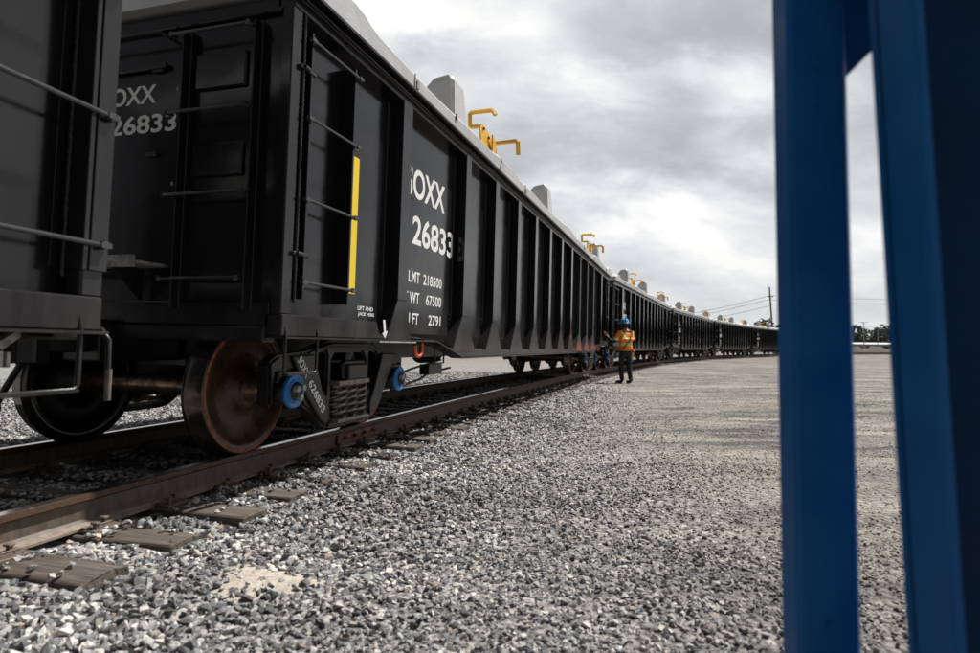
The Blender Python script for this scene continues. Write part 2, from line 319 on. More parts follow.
# ------------------------------------------------------------------ ground and gravel
def ground_material():
    m = bpy.data.materials.new('gravel_yard'); m.use_nodes = True; t = m.node_tree; b = t.nodes['Principled BSDF']
    g = t.nodes.new('ShaderNodeNewGeometry'); pos = g.outputs['Position']
    vo = N(t, 'ShaderNodeTexVoronoi', Scale=26.0); t.links.new(pos, vo.inputs['Vector'])
    vo2 = N(t, 'ShaderNodeTexVoronoi', Scale=58.0); t.links.new(pos, vo2.inputs['Vector'])
    s1 = t.nodes.new('ShaderNodeSeparateColor'); t.links.new(vo.outputs['Color'], s1.inputs[0])
    s2 = t.nodes.new('ShaderNodeSeparateColor'); t.links.new(vo2.outputs['Color'], s2.inputs[0])
    st = math_(t, 'ADD', math_(t, 'MULTIPLY', s1.outputs[0], .5), math_(t, 'MULTIPLY', s2.outputs[0], .5))
    grav = ramp(t, st, [(.1, (.075, .075, .075)), (.45, (.22, .214, .208)), (.75, (.40, .39, .375)), (.95, (.58, .565, .54))])
    # packed dirt
    nz = N(t, 'ShaderNodeTexNoise', Scale=.9, Detail=7.0, Roughness=.65); mpn = t.nodes.new('ShaderNodeMapping'); mpn.inputs['Scale'].default_value = (.28, 1.5, 1)
    t.links.new(pos, mpn.inputs[0]); t.links.new(mpn.outputs[0], nz.inputs[0])
    nf = N(t, 'ShaderNodeTexNoise', Scale=22.0, Detail=6.0, Roughness=.7); t.links.new(pos, nf.inputs[0])
    dirt = ramp(t, nz.outputs['Fac'], [(.32, (.15, .130, .112)), (.5, (.245, .215, .188)), (.66, (.38, .345, .305))])
    dirt = mixc(t, .75, dirt, ramp(t, nf.outputs['Fac'], [(.3, .35), (.5, .8), (.7, 1.3)]), 'MULTIPLY')
    # rows left by tyres across the yard
    mp2 = t.nodes.new('ShaderNodeMapping'); mp2.inputs['Scale'].default_value = (.22, 1, 1); t.links.new(pos, mp2.inputs[0])
    nw = N(t, 'ShaderNodeTexNoise', Scale=1.9, Detail=5.0, Roughness=.62, Distortion=.5); t.links.new(mp2.outputs[0], nw.inputs[0])
    row = ramp(t, nw.outputs['Fac'], [(.40, 0), (.56, 1)])
    sp = t.nodes.new('ShaderNodeSeparateXYZ'); t.links.new(pos, sp.inputs[0])
    away = math_(t, 'MULTIPLY', math_(t, 'ADD', math_(t, 'SUBTRACT', sp.outputs[0], math_(t, 'MULTIPLY', sp.outputs[1], .18)), math_(t, 'MULTIPLY', nz.outputs['Fac'], 1.2)), .5, True)
    far = math_(t, 'MULTIPLY', math_(t, 'SUBTRACT', sp.outputs[1], 22.0), .04, True)
    fac = math_(t, 'MAXIMUM', math_(t, 'MULTIPLY', away, math_(t, 'ADD', math_(t, 'MULTIPLY', row, .55), .30)), math_(t, 'MULTIPLY', far, .9), True)
    col = mixc(t, fac, grav, dirt)
    rw = ramp(t, nw.outputs['Fac'], [(.38, .34), (.47, .78), (.62, 1.32)])
    col = mixc(t, math_(t, 'MULTIPLY', away, 1.0), col, mixc(t, 1.0, col, rw, 'MULTIPLY'))
    speck = N(t, 'ShaderNodeTexNoise', Scale=9.0, Detail=9.0, Roughness=.8); t.links.new(pos, speck.inputs[0])
    col = mixc(t, .8, col, ramp(t, speck.outputs['Fac'], [(.36, .55), (.5, 1.0), (.66, 1.3)]), 'MULTIPLY')
    t.links.new(col, b.inputs['Base Color']); b.inputs['Roughness'].default_value = .92
    h = math_(t, 'ADD', math_(t, 'MULTIPLY', vo.outputs['Distance'], -1.0), math_(t, 'MULTIPLY', nf.outputs['Fac'], .7))
    bp = N(t, 'ShaderNodeBump', Strength=1.0, Distance=.03); t.links.new(h, bp.inputs['Height']); t.links.new(bp.outputs[0], b.inputs['Normal'])
    return m
GROUND = ground_material()
def axis_pts(lo, hi, step, out, growth=1.18):
    c = list(np.arange(lo, hi+1e-6, step)); st = step; x = hi
    while x < out: st *= growth; x += st; c.append(x)
    st = step; x = lo
    while x > -out: st *= growth; x -= st; c.insert(0, x)
    return np.array(c)
gx = axis_pts(-10, 12, .11, 900); gy = axis_pts(-3, 26, .11, 900)
GX, GY = np.meshgrid(gx, gy); GZ = ground_z(GX, GY)
GZ = np.where(np.hypot(GX, GY) > 60, -.25, GZ)
nx, ny = len(gx), len(gy)
V = np.stack([GX.ravel(), GY.ravel(), GZ.ravel()], 1)
i = np.arange(nx-1)[None, :]+np.arange(ny-1)[:, None]*nx
Fq = np.stack([i, i+1, i+1+nx, i+nx], -1).reshape(-1, 4)
def np_mesh(name, V, Fc, m, smooth=True):
    me = bpy.data.meshes.new(name); k = Fc.shape[1]
    me.vertices.add(len(V)); me.vertices.foreach_set('co', V.astype(np.float32).ravel())
    me.loops.add(Fc.size); me.loops.foreach_set('vertex_index', Fc.astype(np.int32).ravel())
    me.polygons.add(len(Fc)); me.polygons.foreach_set('loop_start', np.arange(0, Fc.size, k, dtype=np.int32))
    me.polygons.foreach_set('use_smooth', np.full(len(Fc), smooth)); me.update(calc_edges=True); me.validate()
    me.materials.append(m); o = bpy.data.objects.new(name, me); COL.objects.link(o); return o
tag(np_mesh('ground', V, Fq, GROUND), kind='structure')

def stone_templates(k=10):
    out = []
    for j in range(k):
        pts = rng.normal(size=(11, 3)); pts /= np.linalg.norm(pts, axis=1)[:, None]
        pts *= rng.uniform(.75, 1.05, (11, 1)); pts *= np.array([1, rng.uniform(.6, .95), rng.uniform(.45, .75)])
        bm = bmesh.new()
        for p in pts: bm.verts.new(p)
        r = bmesh.ops.convex_hull(bm, input=bm.verts)
        for v in [v for v in bm.verts if not v.link_faces]: bm.verts.remove(v)
        bmesh.ops.triangulate(bm, faces=bm.faces); bm.verts.index_update()
        out.append((np.array([v.co[:] for v in bm.verts]), np.array([[v.index for v in f.verts] for f in bm.faces]))); bm.free()
    return out
STONES = stone_templates()
def rand_rot(n):
    q = rng.normal(size=(n, 4)); q /= np.linalg.norm(q, axis=1)[:, None]; w, x, y, z = q.T
    return np.stack([1-2*(y*y+z*z), 2*(x*y-z*w), 2*(x*z+y*w), 2*(x*y+z*w), 1-2*(x*x+z*z), 2*(y*z-x*w), 2*(x*z-y*w), 2*(y*z+x*w), 1-2*(x*x+y*y)], 1).reshape(-1, 3, 3)
def stone_material():
    m = bpy.data.materials.new('crushed_stone'); m.use_nodes = True; t = m.node_tree; b = t.nodes['Principled BSDF']
    g = t.nodes.new('ShaderNodeNewGeometry'); r = g.outputs['Random Per Island']
    c = ramp(t, r, [(0, (.05, .052, .057)), (.18, (.105, .108, .115)), (.40, (.19, .193, .197)), (.62, (.30, .298, .292)), (.82, (.44, .425, .40)), (.95, (.56, .54, .51)), (1, (.32, .24, .18))])
    n = N(t, 'ShaderNodeTexNoise', Scale=60.0, Detail=4.0, Roughness=.7); t.links.new(g.outputs['Position'], n.inputs[0])
    c = mixc(t, .8, c, ramp(t, n.outputs['Fac'], [(.3, .62), (.7, 1.25)]), 'MULTIPLY')
    mpa = t.nodes.new('ShaderNodeMapping'); mpa.inputs['Scale'].default_value = (.45, 1.5, 1); t.links.new(g.outputs['Position'], mpa.inputs[0])
    na = N(t, 'ShaderNodeTexNoise', Scale=.9, Detail=5.0, Roughness=.6, Distortion=.4); t.links.new(mpa.outputs[0], na.inputs[0])
    c = mixc(t, 1.0, c, ramp(t, na.outputs['Fac'], [(.30, .55), (.48, .95), (.66, 1.55)]), 'MULTIPLY')
    spx = t.nodes.new('ShaderNodeSeparateXYZ'); t.links.new(g.outputs['Position'], spx.inputs[0])
    dr = math_(t, 'MULTIPLY', math_(t, 'SUBTRACT', math_(t, 'SUBTRACT', spx.outputs[0], math_(t, 'MULTIPLY', spx.outputs[1], .16)), .2), .45, True)
    c = mixc(t, math_(t, 'MULTIPLY', dr, .60), c, (.22, .195, .170))
    mpb = t.nodes.new('ShaderNodeMapping'); mpb.inputs['Scale'].default_value = (.22, 1, 1); t.links.new(g.outputs['Position'], mpb.inputs[0])
    nb = N(t, 'ShaderNodeTexNoise', Scale=1.9, Detail=5.0, Roughness=.62, Distortion=.5); t.links.new(mpb.outputs[0], nb.inputs[0])
    c = mixc(t, dr, c, mixc(t, 1.0, c, ramp(t, nb.outputs['Fac'], [(.38, .38), (.47, .80), (.62, 1.35)]), 'MULTIPLY')); t.links.new(c, b.inputs['Base Color']); b.inputs['Roughness'].default_value = .8
    bp = N(t, 'ShaderNodeBump', Strength=.5, Distance=.003); t.links.new(n.outputs['Fac'], bp.inputs['Height']); t.links.new(bp.outputs[0], b.inputs['Normal'])
    return m
STONEM = stone_material()
SAND = (-.97, 2.68)
def stones(name, x, y, size, zoff, label, cat):
    n = len(x); z = ground_z(x, y)+zoff; idx = rng.integers(0, len(STONES), n); Vs = []; Fs = []; off = 0
    Rm = rand_rot(n)
    for k, (tv_, tf) in enumerate(STONES):
        sel = np.where(idx == k)[0]
        if not len(sel): continue
        vv = np.einsum('nij,vj->nvi', Rm[sel], tv_)*size[sel, None, None]; vv[:, :, 2] *= .8
        vv += np.stack([x[sel], y[sel], z[sel]], 1)[:, None, :]
        m_ = len(tv_); ff = tf[None]+(np.arange(len(sel))*m_)[:, None, None]+off
        Vs.append(vv.reshape(-1, 3)); Fs.append(ff.reshape(-1, 3)); off += len(sel)*m_
    o = np_mesh(name, np.concatenate(Vs), np.concatenate(Fs), STONEM, False)
    return tag(o, label, cat, kind='stuff')
def scatter(y0, y1, dens, wl=-.98, wr=1.02, keep=None, xmax=None):
    n = int(dens*((wr-wl)*.5*(y1*y1-y0*y0)+(y1-y0)*.6)); y = np.sqrt(rng.uniform(y0*y0, y1*y1, n)); x = rng.uniform(0, 1, n)*((wr-wl)*y+.6)+wl*y-.3
    v, s = tv(x, y); ok = (np.abs(np.abs(v)-.785) > .10)
    tie = np.abs(((s-TIE0)/TIES+.5) % 1-.5)*TIES < .13
    av = np.abs(v); pk = np.where(av < 1.02, .42, .06)+np.where(s > TIE0+3.4*TIES, .10, 0)+np.where(s > TIE0+2.5*TIES, .12, 0)
    on = tie & (av < 1.44); ok &= ~(on & (rng.uniform(0, 1, n) > pk))
    ok &= ~((((x-SAND[0])/.24)**2+((y-SAND[1])/.17)**2 < 1) & (rng.uniform(0, 1, n) > .62))
    right = np.clip((x-.12*y+.15*np.sin(y*2.1)-.3)/1.6, 0, 1)
    rows = .5+.5*np.sin(y*3.1+.9*np.sin(x*.9)+1.4*np.sin(y*.8))
    fade = 1-np.clip((y-7)/13, 0, 1)*.55*right
    ok &= rng.uniform(0, 1, n) < (1-right*(.25+.6*rows))*fade
    ok &= (v > -14)
    if keep is not None: ok &= keep(x, y, v)
    return x[ok], y[ok], v[ok], right[ok], on[ok]
TIES, TIE0 = .487, -9.46
parts = []
for (y0, y1, d, lo, hi) in ((1.3, 3.2, 2600, .012, .036), (3.2, 5.5, 1650, .014, .037), (5.5, 9, 620, .018, .036), (9, 15, 250, .024, .040), (15, 24, 80, .03, .045)):
    x, y, v, rt, on = scatter(y0, y1, d); sz = rng.uniform(0, 1, len(x))**1.5*(hi-lo)+lo
    sz *= (1-.36*np.clip((v-1.9)/1.0, 0, 1))*(1-.38*rt)
    parts.append((x, y, sz, on))
# the strip under and beyond the train
x = np.concatenate([p[0] for p in parts]); y = np.concatenate([p[1] for p in parts]); sz = np.concatenate([p[2] for p in parts])
on = np.concatenate([p[3] for p in parts])
stones('gravel', x, y, sz, rng.uniform(-.2, .55, len(x))*sz+np.where(on, .030, 0), 'grey and white crushed stone covering the yard beside the track', 'gravel')
# a pale heap of spilled sand
mb = MB(); rings = 7; seg = 30; vs = []; fs = []
for i_ in range(rings):
    for k in range(seg):
        a = 2*math.pi*k/seg; q = i_/(rings-1); rad = q*(1+.22*math.sin(3*a+1)+.12*math.sin(7*a))
        X = SAND[0]+.24*rad*math.cos(a); Y = SAND[1]+.17*rad*math.sin(a)
        vs.append((X, Y, float(ground_z(np.array(X), np.array(Y)))+.024*(1-q*q)*(1+.2*random.uniform(-1, 1))-.004))
for i_ in range(rings-1):
    for k in range(seg): fs.append((i_*seg+k, i_*seg+(k+1) % seg, (i_+1)*seg+(k+1) % seg, (i_+1)*seg+k))
mb.add(vs, fs, 0, True)
SANDM = mat('pale_sand', (.47, .43, .37), .95, noise=(30, (.36, .31, .25), .4, .65), bump=(90, 1, .006))
tag(mb.build('sand_patch', SANDM), 'small patch of pale spilled sand lying on the gravel', 'sand', kind='stuff')

# ------------------------------------------------------------------ rails and ties
def rail_profile():
    h = [(-.036, 0), (-.03, .004), (.03, .004), (.036, 0), (.036, -.028), (.012, -.042), (.009, -.128), (.022, -.142), (.07, -.154), (.07, -.166), (-.07, -.166), (-.07, -.154), (-.022, -.142), (-.009, -.128), (-.012, -.042), (-.036, -.028)]
    return h
def make_rail(v0, label):
    pr = rail_profile(); mb = MB(); vs = []; ss = list(np.arange(-16, 30, .8))+list(np.arange(30, 150, 3.)); n = len(pr)
    for s in ss:
        for a, b in pr:
            p = on_track(s, v0+a, b-v0/abs(v0)*0+(.028 if v0 < 0 else 0)); vs.append(p)
    for i_ in range(len(ss)-1):
        for k in range(n):
            f = (i_*n+k, i_*n+(k+1) % n, (i_+1)*n+(k+1) % n, (i_+1)*n+k); mb.add([], []); mb.f.append(f); mb.mi.append(1 if k in (0, 1, 2) else (2 if k in (3, 4, 14, 15) else (3 if k in (7, 8, 11, 10) else 0))); mb.sm.append(False)
    mb.v = [tuple(p) for p in vs]
    o = mb.build('rail', [RAILM, RTOP, RHEAD, RFOOT]); tag(o, label, 'rail', 'rails of the track'); return o
rail_near = make_rail(.785, 'rusty steel rail on the near side of the track beside open gravel')
rail_far = make_rail(-.785, 'rusty steel rail on the far side of the track under the rail cars')
def joint(s0, s1, v0, parent):
    mb = MB(); n = 6
    for i_ in range(n):
        a, b = s0+(s1-s0)*i_/n, s0+(s1-s0)*(i_+1)/n
    pts = [(.012, -.045), (.030, -.050), (.034, -.085), (.028, -.115), (.046, -.128), (.046, -.146), (.012, -.138)]
    vs = [on_track(s, v0+a, b) for s in (s0, s1) for a, b in pts]; k = len(pts)
    mb.add(vs, [tuple(range(k)), tuple(range(2*k-1, k-1, -1))]+[(i_, i_+k, (i_+1) % k+k, (i_+1) % k) for i_ in range(k)])
    j = mb.build('joint_bar', JOINT, parent, bevel=.003)
    for q in range(4):
        s = s0+(s1-s0)*(.14+.24*q); p = on_track(s, v0+.030, -.085); d = (on_track(s, v0+.08, -.085)-p).normalized()
        MB().tube([p, p+d*.022], .019, 6, sm=False).tube([p+d*.022, p+d*.045], .011, 8).build('bolt', JOINT, j)
joint(-6.42, -5.62, .785, rail_near)

TIE_PROTO = []
def make_tie(variant):
    root_mb = MB(); L_ = 1.43; rv = random.Random(variant)
    ys = [-L_+.0, -.9, -.3, .3, .9, L_+rv.uniform(-.02, .03)]
    vs = []
    for a in ys:
        j = lambda q: rv.uniform(-q, q)
        vs += [(a+j(.01), -.112+j(.007), -.178+j(.006)), (a+j(.012), -.03, -.172+j(.004)), (a+j(.012), .05, -.174+j(.004)), (a+j(.01), .112+j(.007), -.180+j(.006)), (a, .115, -.33), (a, -.115, -.33)]
    fs = []
    for i_ in range(len(ys)-1):
        for k in range(6): fs.append((i_*6+k, i_*6+(k+1) % 6, (i_+1)*6+(k+1) % 6, (i_+1)*6+k))
    fs += [tuple(range(6)), tuple(range(len(vs)-1, len(vs)-7, -1))]
    root_mb.add(vs, fs)
    o = root_mb.build('railway_tie', WOOD, bevel=.006)
    for sgn in (1, -1):
        p = MB(); v0 = .785*sgn
        p.box(v0-.17, v0+.17, -.09, .09, -.173, -.158)
        p.box(v0+.075, v0+.105, -.085, .085, -.158, -.148); p.box(v0-.105, v0-.075, -.085, .085, -.158, -.148)
        pl = p.build('tie_plate', RAILM, o, bevel=.003)
        for (a, b) in ((.088, .045), (-.088, -.045), (.135, -.05)):
            MB().box(v0+a-.011, v0+a+.011, b-.011, b+.011, -.16, -.128).box(v0+a-.022, v0+a+.016, b-.016, b+.016, -.134, -.122).build('spike', RAILM, pl, bevel=.003)
    return o
protos = [make_tie(i_) for i_ in range(5)]
tie_lab = {0: 'split weathered wooden tie whose end shows nearest the bottom left corner', 1: 'weathered wooden tie second nearest the bottom left corner, end bare of gravel',
           2: 'weathered wooden tie third from the bottom left corner, end above the gravel', 3: 'weathered wooden tie fourth from the bottom left corner, half sunk in gravel'}
n_t = 0
for i_ in range(-4, 150):
    s = TIE0+TIES*i_
    if s > 62: break
    src = protos[i_ % 5]
    o = src if n_t < 5 and not src.get('used') else copy_tree(src)
    src['used'] = 1; n_t += 1
    p = on_track(s, 0); th = track(s)[2]
    o.location = (p.x, p.y, .014+random.uniform(-.006, .004)+(.006 if i_ > 3 else 0)); o.rotation_euler = (0, TILT*.5, -th+random.uniform(-.018, .018))
    if 3 < i_ < 12: tie_lab[i_] = 'weathered tie end, %s from the bottom left corner along the near rail' % ('fifth', 'sixth', 'seventh', 'eighth', 'ninth', 'tenth', 'eleventh', 'twelfth')[i_-4]
    lab = tie_lab.get(i_, 'weathered wooden tie crossing under the train beyond the nearest twelve ties' if i_ > 3 else 'weathered wooden tie at the dark bottom left edge under the nearest rail car')
    tag(o, lab, 'railway tie', 'wooden ties under the rails')
for q in list(bpy.data.objects):
    if 'used' in q: del q['used']

# ------------------------------------------------------------------ the rail car (local x = right, y = forward, z up from the rail head)
BL = 8.16; TC = 6.753; WB = 1.772
car = empty('rail_car')
def PX(a, b, c): return (1.372+c, a, b)              # right-hand side sheet: reads along +y
def PXl(a, b, c): return (-1.372-c, -a, b)
def PE(v, z, c): return (v, -BL-c, z)                # near end sheet
def PEf(v, z, c): return (-v, BL+c, z)
def _hull():
    mb = MB(); mb.box(-1.372, 1.372, -BL, BL, .90, 2.97)
    return mb.build('hull', BLACK, car)
_hull()
ribu = [-6.57, -4.97]+[-4.97+1.105*k for k in range(1, 9)]+[4.97, 6.57]
for sg in (1, -1):
    mb = MB()
    pts = [(-8.2, .84), (-5.84, .84), (-5.04, .665), (5.04, .665), (5.84, .84), (8.2, .84), (8.2, .975), (7.0, .975), (6.94, .875), (6.2, .865), (5.35, .775), (4.9, .745), (-4.9, .745), (-5.35, .775), (-6.2, .865), (-6.94, .875), (-7.0, .975), (-8.2, .975)]
    mb.prism(pts, sg*1.36, sg*1.487)
    mb.build('side_sill', BLACK, car, bevel=.006)
    mb = MB(); mb.prism([(-8.2, .826), (-5.83, .826), (-5.03, .652), (5.03, .652), (5.83, .826), (8.2, .826), (8.2, .838), (5.84, .838), (5.04, .664), (-5.04, .664), (-5.84, .838), (-8.2, .838)], sg*1.36, sg*1.525)
    mb.build('sill_flange', BLACK, car)
    mb = MB(); mb.box(min(sg*1.36, sg*1.487), max(sg*1.36, sg*1.487), -8.2, 8.2, 2.90, 2.995); mb.box(min(sg*1.40, sg*1.512), max(sg*1.40, sg*1.512), -8.2, 8.2, 2.945, 2.965)
    mb.build('top_chord', BLACK, car, bevel=.005)
    for k, u in enumerate(ribu):
        w = .080; zf = 1.18 if k in (0, 11) else (1.12 if k in (1, 10) else 1.10); hw = .27 if k in (0, 11) else .34
        zb = .86 if k in (0, 11) else (.765 if k in (1, 10) else .735)
        mb = MB(); lw = hw; rw = hw
        if k == 0: lw, rw, = .25, .20
        if k == 11: lw, rw = .20, .25
        poly = [(u-w, 2.94), (u-w, zf), (u-lw, zb), (u-lw, zb-.04), (u+rw, zb-.04), (u+rw, zb), (u+(.105 if k == 0 else w), zf), (u+(.105 if k == 0 else w), 2.94)]
        mb.prism(poly, sg*1.365, sg*1.490)
        # a small lip where the flared foot starts
        mb.box(min(sg*1.49, sg*1.500), max(sg*1.49, sg*1.500), u-w-.004, u+w+.004, zf-.006, zf+.006)
        m_ = BLACK
        o = mb.build('rib', m_, car, bevel=.012); 
        if sg == 1: o['rix'] = k
    # vertical weld seams between the ribs
    for k in range(len(ribu)):
        u = ribu[k]-.155
        mb = MB()
        pts = [(sg*(1.374+.004*random.random()), u+.002*random.uniform(-1, 1), z) for z in np.arange(1.06, 2.88, .02)]
        mb.tube(pts, .006, 5, rs=[.006+.003*random.random() for _ in pts]); mb.build('weld_seam', BLACKR, car)
    for k, u in enumerate(ribu[1:-1]):
        mb = MB()
        for z in (1.02, 1.07, 1.12): mb.box(min(sg*1.37, sg*1.385), max(sg*1.37, sg*1.385), u-.24, u-.20, z, z+.012)
        mb.build('foot_bolts', BLACKR, car)

# ends
def corner(x, y): pass
for ye in (-1, 1):
    for xe in (-1, 1):
        mb = MB()     # corner post (angle)
        x0, x1 = sorted((xe*1.40, xe*1.478)); y0, y1 = sorted((ye*8.10, ye*8.205)); mb.box(x0, x1, y0, y1, .975, 2.93)
        mb.build('corner_post', BLACK, car, bevel=.008)
        if ye > 0: pass
        mb = MB(); pts = [(xe*(1.484 if ye < 0 else 1.40), ye*(8.085)+.0015*random.uniform(-1, 1), z) for z in np.arange(1.05, 2.9, .016)]
        mb.tube(pts, .009, 6, rs=[.008+.005*(i_ % 2) for i_ in range(len(pts))]); mb.build('weld_bead', BLACKR, car)
        # side ladder
        mb = MB()
        for yy in ((8.0, 7.455) if ye < 0 else (8.10, 7.60)):
            a, b = sorted((ye*(yy-.012), ye*(yy+.012))); c, d = sorted((xe*1.37, xe*1.492))
            mb.box(c, d, a, b, 1.08, 2.82)
            a, b = sorted((ye*(yy-.055), ye*(yy-.012))); c, d = sorted((xe*1.372, xe*1.380)); mb.box(c, d, a, b, 1.08, 2.82)
        if ye > 0:
            a, b = 8.118, 8.204; c, d = sorted((xe*1.482, xe*1.494)); mb.box(c, d, a, b, 1.08, 2.9)
        lad = mb.build('side_ladder', BLACK, car, bevel=.003)
        for z in (1.185, 1.715, 2.24, 2.75):
            mb = MB(); y0, y1 = (-7.43, -8.03) if ye < 0 else (7.57, 8.165); X = xe*1.515
            mb.tube([(xe*1.485, y0, z), (X, y0, z), (X, y0+ye*.02, z), (X, y1-ye*.02, z), (X, y1, z), (xe*1.485, y1, z)], .0105, 8)
            for yy in (y0, y1):
                mb.lathe([(0, .001), (0, .02), (.016, .02), (.016, .001)], 'x', (X-.008, yy, z), 6, sm=False)
                mb.box(X-.012, X+.012, yy-.026, yy+.026, z-.011, z+.011)
            mb.build('rung', RUNG, lad)
        for z in ((1.36, 2.55) if ye < 0 else ()):
            a, b = sorted((ye*7.96, ye*8.13)); c, d = sorted((xe*1.38, xe*1.50)); MB().box(c, d, a, b, z-.012, z+.012).tube([(xe*1.505, ye*8.10, z), (xe*1.505, ye*8.05, z)], .015, 6, sm=False).build('ladder_bracket', BLACKR, lad, bevel=.004)
        # end ladder
        sx = -xe*ye     # +1 at the right of the end as one faces it
        if sx > 0:
            mb = MB(); q = -ye
            V2 = lambda v: v*xe
            for vv in (.665, 1.225):
                a, b = sorted((V2(vv-.035), V2(vv+.035))); c, d = sorted((ye*8.16, ye*8.205)); mb.box(a, b, c, d, 1.0, 2.83)
                a, b = sorted((V2(vv-.006), V2(vv+.006))); c, d = sorted((ye*8.205, ye*8.245)); mb.box(a, b, c, d, 1.0, 2.83)
            el_ = mb.build('end_ladder', BLACK, car, bevel=.004)
            for z in (1.19, 1.73, 2.27, 2.79):
                mb = MB(); Y = ye*8.275
                mb.tube([(V2(.60), ye*8.23, z), (V2(.60), Y, z), (V2(.62), Y, z), (V2(1.18), Y, z), (V2(1.20), Y, z), (V2(1.20), ye*8.23, z)], .0115, 8)
                for vv in (.60, 1.20): mb.lathe([(0, .001), (0, .02), (.016, .02), (.016, .001)], 'y', (V2(vv), Y-.008, z), 6, sm=False)
                mb.build('rung', RUNG, el_)
            for (z0, z1, v0, v1) in ((2.44, 2.68, .72, 1.12), (1.86, 2.08, .72, 1.12)):
                a, b = sorted((V2(v0), V2(v1))); c, d = sorted((ye*8.16, ye*8.185)); MB().box(a, b, c, d, z0, z1).build('end_pocket', BLACK, car, bevel=.01)
            # grab iron on the other side
            mb = MB(); z = 2.82; Y = ye*8.27; mb.tube([(V2(-.9), ye*8.17, z), (V2(-.9), Y, z), (V2(.50), Y, z), (V2(.50), ye*8.17, z)], .0115, 8); mb.build('grab_iron', BLACKR, car)
    # framing of the end
    c, d = sorted((ye*8.16, ye*8.20)); mb = MB()
    mb.box(-1.39, 1.39, c, d, 2.88, 2.97); mb.box(-1.39, 1.39, c, d, .90, 1.05); mb.box(-.60, .48, c, c+.03 if ye < 0 else d-.01, 2.62, 2.66)
    for vv in (-.72, ): mb.box(vv-.05, vv+.05, c, d, 1.05, 2.88)
    mb.build('end_frame', BLACK, car, bevel=.006)
    for (vv, z) in ((.40, 2.62), (.38, 2.04), (.58, 2.47), (.67, 2.47), (.57, 1.83), (.66, 1.83)):
        x = vv*(-ye); a, b = sorted((ye*8.16, ye*8.185)); MB().box(x-(.045 if vv < .5 else .009), x+(.045 if vv < .5 else .009), a, b, z-.015, z+.012).build('lashing_eye', STEEL if vv > .5 else BLACKR, car, bevel=.004)
    # brake platform
    a, b = sorted((ye*8.20, ye*8.46)); x0, x1 = sorted((-ye*-.55, -ye*.60)); mb = MB(); mb.box(x0, x1, a, b, 1.265, 1.285)
    c, d = sorted((ye*8.455, ye*8.47)); mb.box(x0, x1, c, d, 1.24, 1.315)
    mb.build('end_platform', STEEL, car, bevel=.003)
    for vv in (-.4, .38):
        x = vv*(-ye); a, b = sorted((ye*8.20, ye*8.44)); MB().prism([(ye*8.20, 1.05), (ye*8.20, 1.262), (ye*8.44, 1.262)], x-.012, x+.012).build('platform_bracket', BLACKR, car)
    # end sill, draft gear and coupler
    a, b = sorted((ye*8.1, ye*8.215)); MB().box(-1.37, 1.37, a, b, .80, .895).build('end_sill', BLACKR, car, bevel=.01)
    cp = MB(); y0, y1 = sorted((ye*7.6, ye*8.30)); cp.box(-.16, .16, y0, y1, .64, .92)
    y0, y1 = sorted((ye*8.3, ye*8.62)); cp.box(-.07, .07, y0, y1, .70, .84)
    q = ye
    cp.prism([(-.12, q*8.60), (.14, q*8.60), (.17, q*8.72), (.12, q*8.80), (.02, q*8.74), (-.03, q*8.795), (-.13, q*8.785), (-.15, q*8.70)], .635, .905, 'z')
    cpo = cp.build('coupler', BLACKR, car, bevel=.012)
    # uncoupling lever with its bent handle at the corner
    sx = ye
    mb = MB(); Y = ye*8.42; pts = [(0.05*sx, Y, .93), (.5*sx, Y, .86), (1.18*sx, Y, .86), (1.27*sx, Y, .845), (1.31*sx, Y, .80), (1.32*sx, Y, .535)]
    mb.tube(pts, .013, 8); ul = mb.build('uncoupling_lever', BLACKR, car); MB().tube([(1.3195*sx, Y, .67), (1.3205*sx, Y, .53)], .0140, 8).build('lever_grip', mat('worn_sunlit_grip', (.08, .068, .056), .6, noise=(20, (.2, .16, .12), .4, .7)) if ye < 0 else MATS['worn_sunlit_grip'], ul)  # worn lever end; its paler colour also stands for sun falling on it
    mb = MB(); pts = [(.30*sx, ye*8.22, .74), (.33*sx, ye*8.42, .66), (.30*sx, ye*8.56, .45), (.22*sx, ye*8.68, .33), (.14*sx, ye*8.80, .36)]
    mb.tube(pts, .022, 8); mb.lathe([(0, .001), (0, .04), (.06, .035), (.06, .001)], 'y', (.14*sx, ye*8.76, .36), 10); mb.build('brake_hose', BLACKR, car)
    if ye > 0:
        mb = MB(); mb.tube([(1.05, 7.30, .70), (1.05, 7.80, .83)], .010, 6); mb.tube([(1.0, 7.35, .78), (.98, 7.42, .60), (1.0, 7.50, .45)], .013, 6); mb.tube([(.95, 6.9, .52), (.95, 8.1, .58)], .018, 8)
        mb.box(.90, 1.02, 7.48, 7.62, .50, .60); mb.tube([(.2, 7.9, .60), (1.1, 8.0, .66)], .014, 6); bgear = mb.build('hand_brake_rods', BLACKR, car)
        MB().prism([(8.00, .775), (8.10, .84), (8.13, .825), (8.03, .755)], 1.16, 1.20).box(1.16, 1.20, 8.02, 8.035, .69, .75).box(1.16, 1.20, 8.05, 8.065, .685, .745).build('release_clip', STEEL, bgear)
    # stirrup steps under both corners
    for xe in (-1, 1):
        mb = MB(); X = xe*1.49; y0, y1 = (ye*8.16, ye*7.82) if ye < 0 else (8.10, 7.70)
        mb.tube([(X-xe*.02, y0, .95), (X, y0, .84), (X, y0, .625), (X, y0-ye*.02, .606), (X, y1+ye*.02, .606), (X, y1, .625), (X, y1, .84), (X-xe*.02, y1, .95)], .011, 6)
        a, b = sorted((y0, y1)); mb.box(X-.022, X+.022, a+.01, b-.01, .600, .612); mb.build('stirrup_step', BLACKR, car)
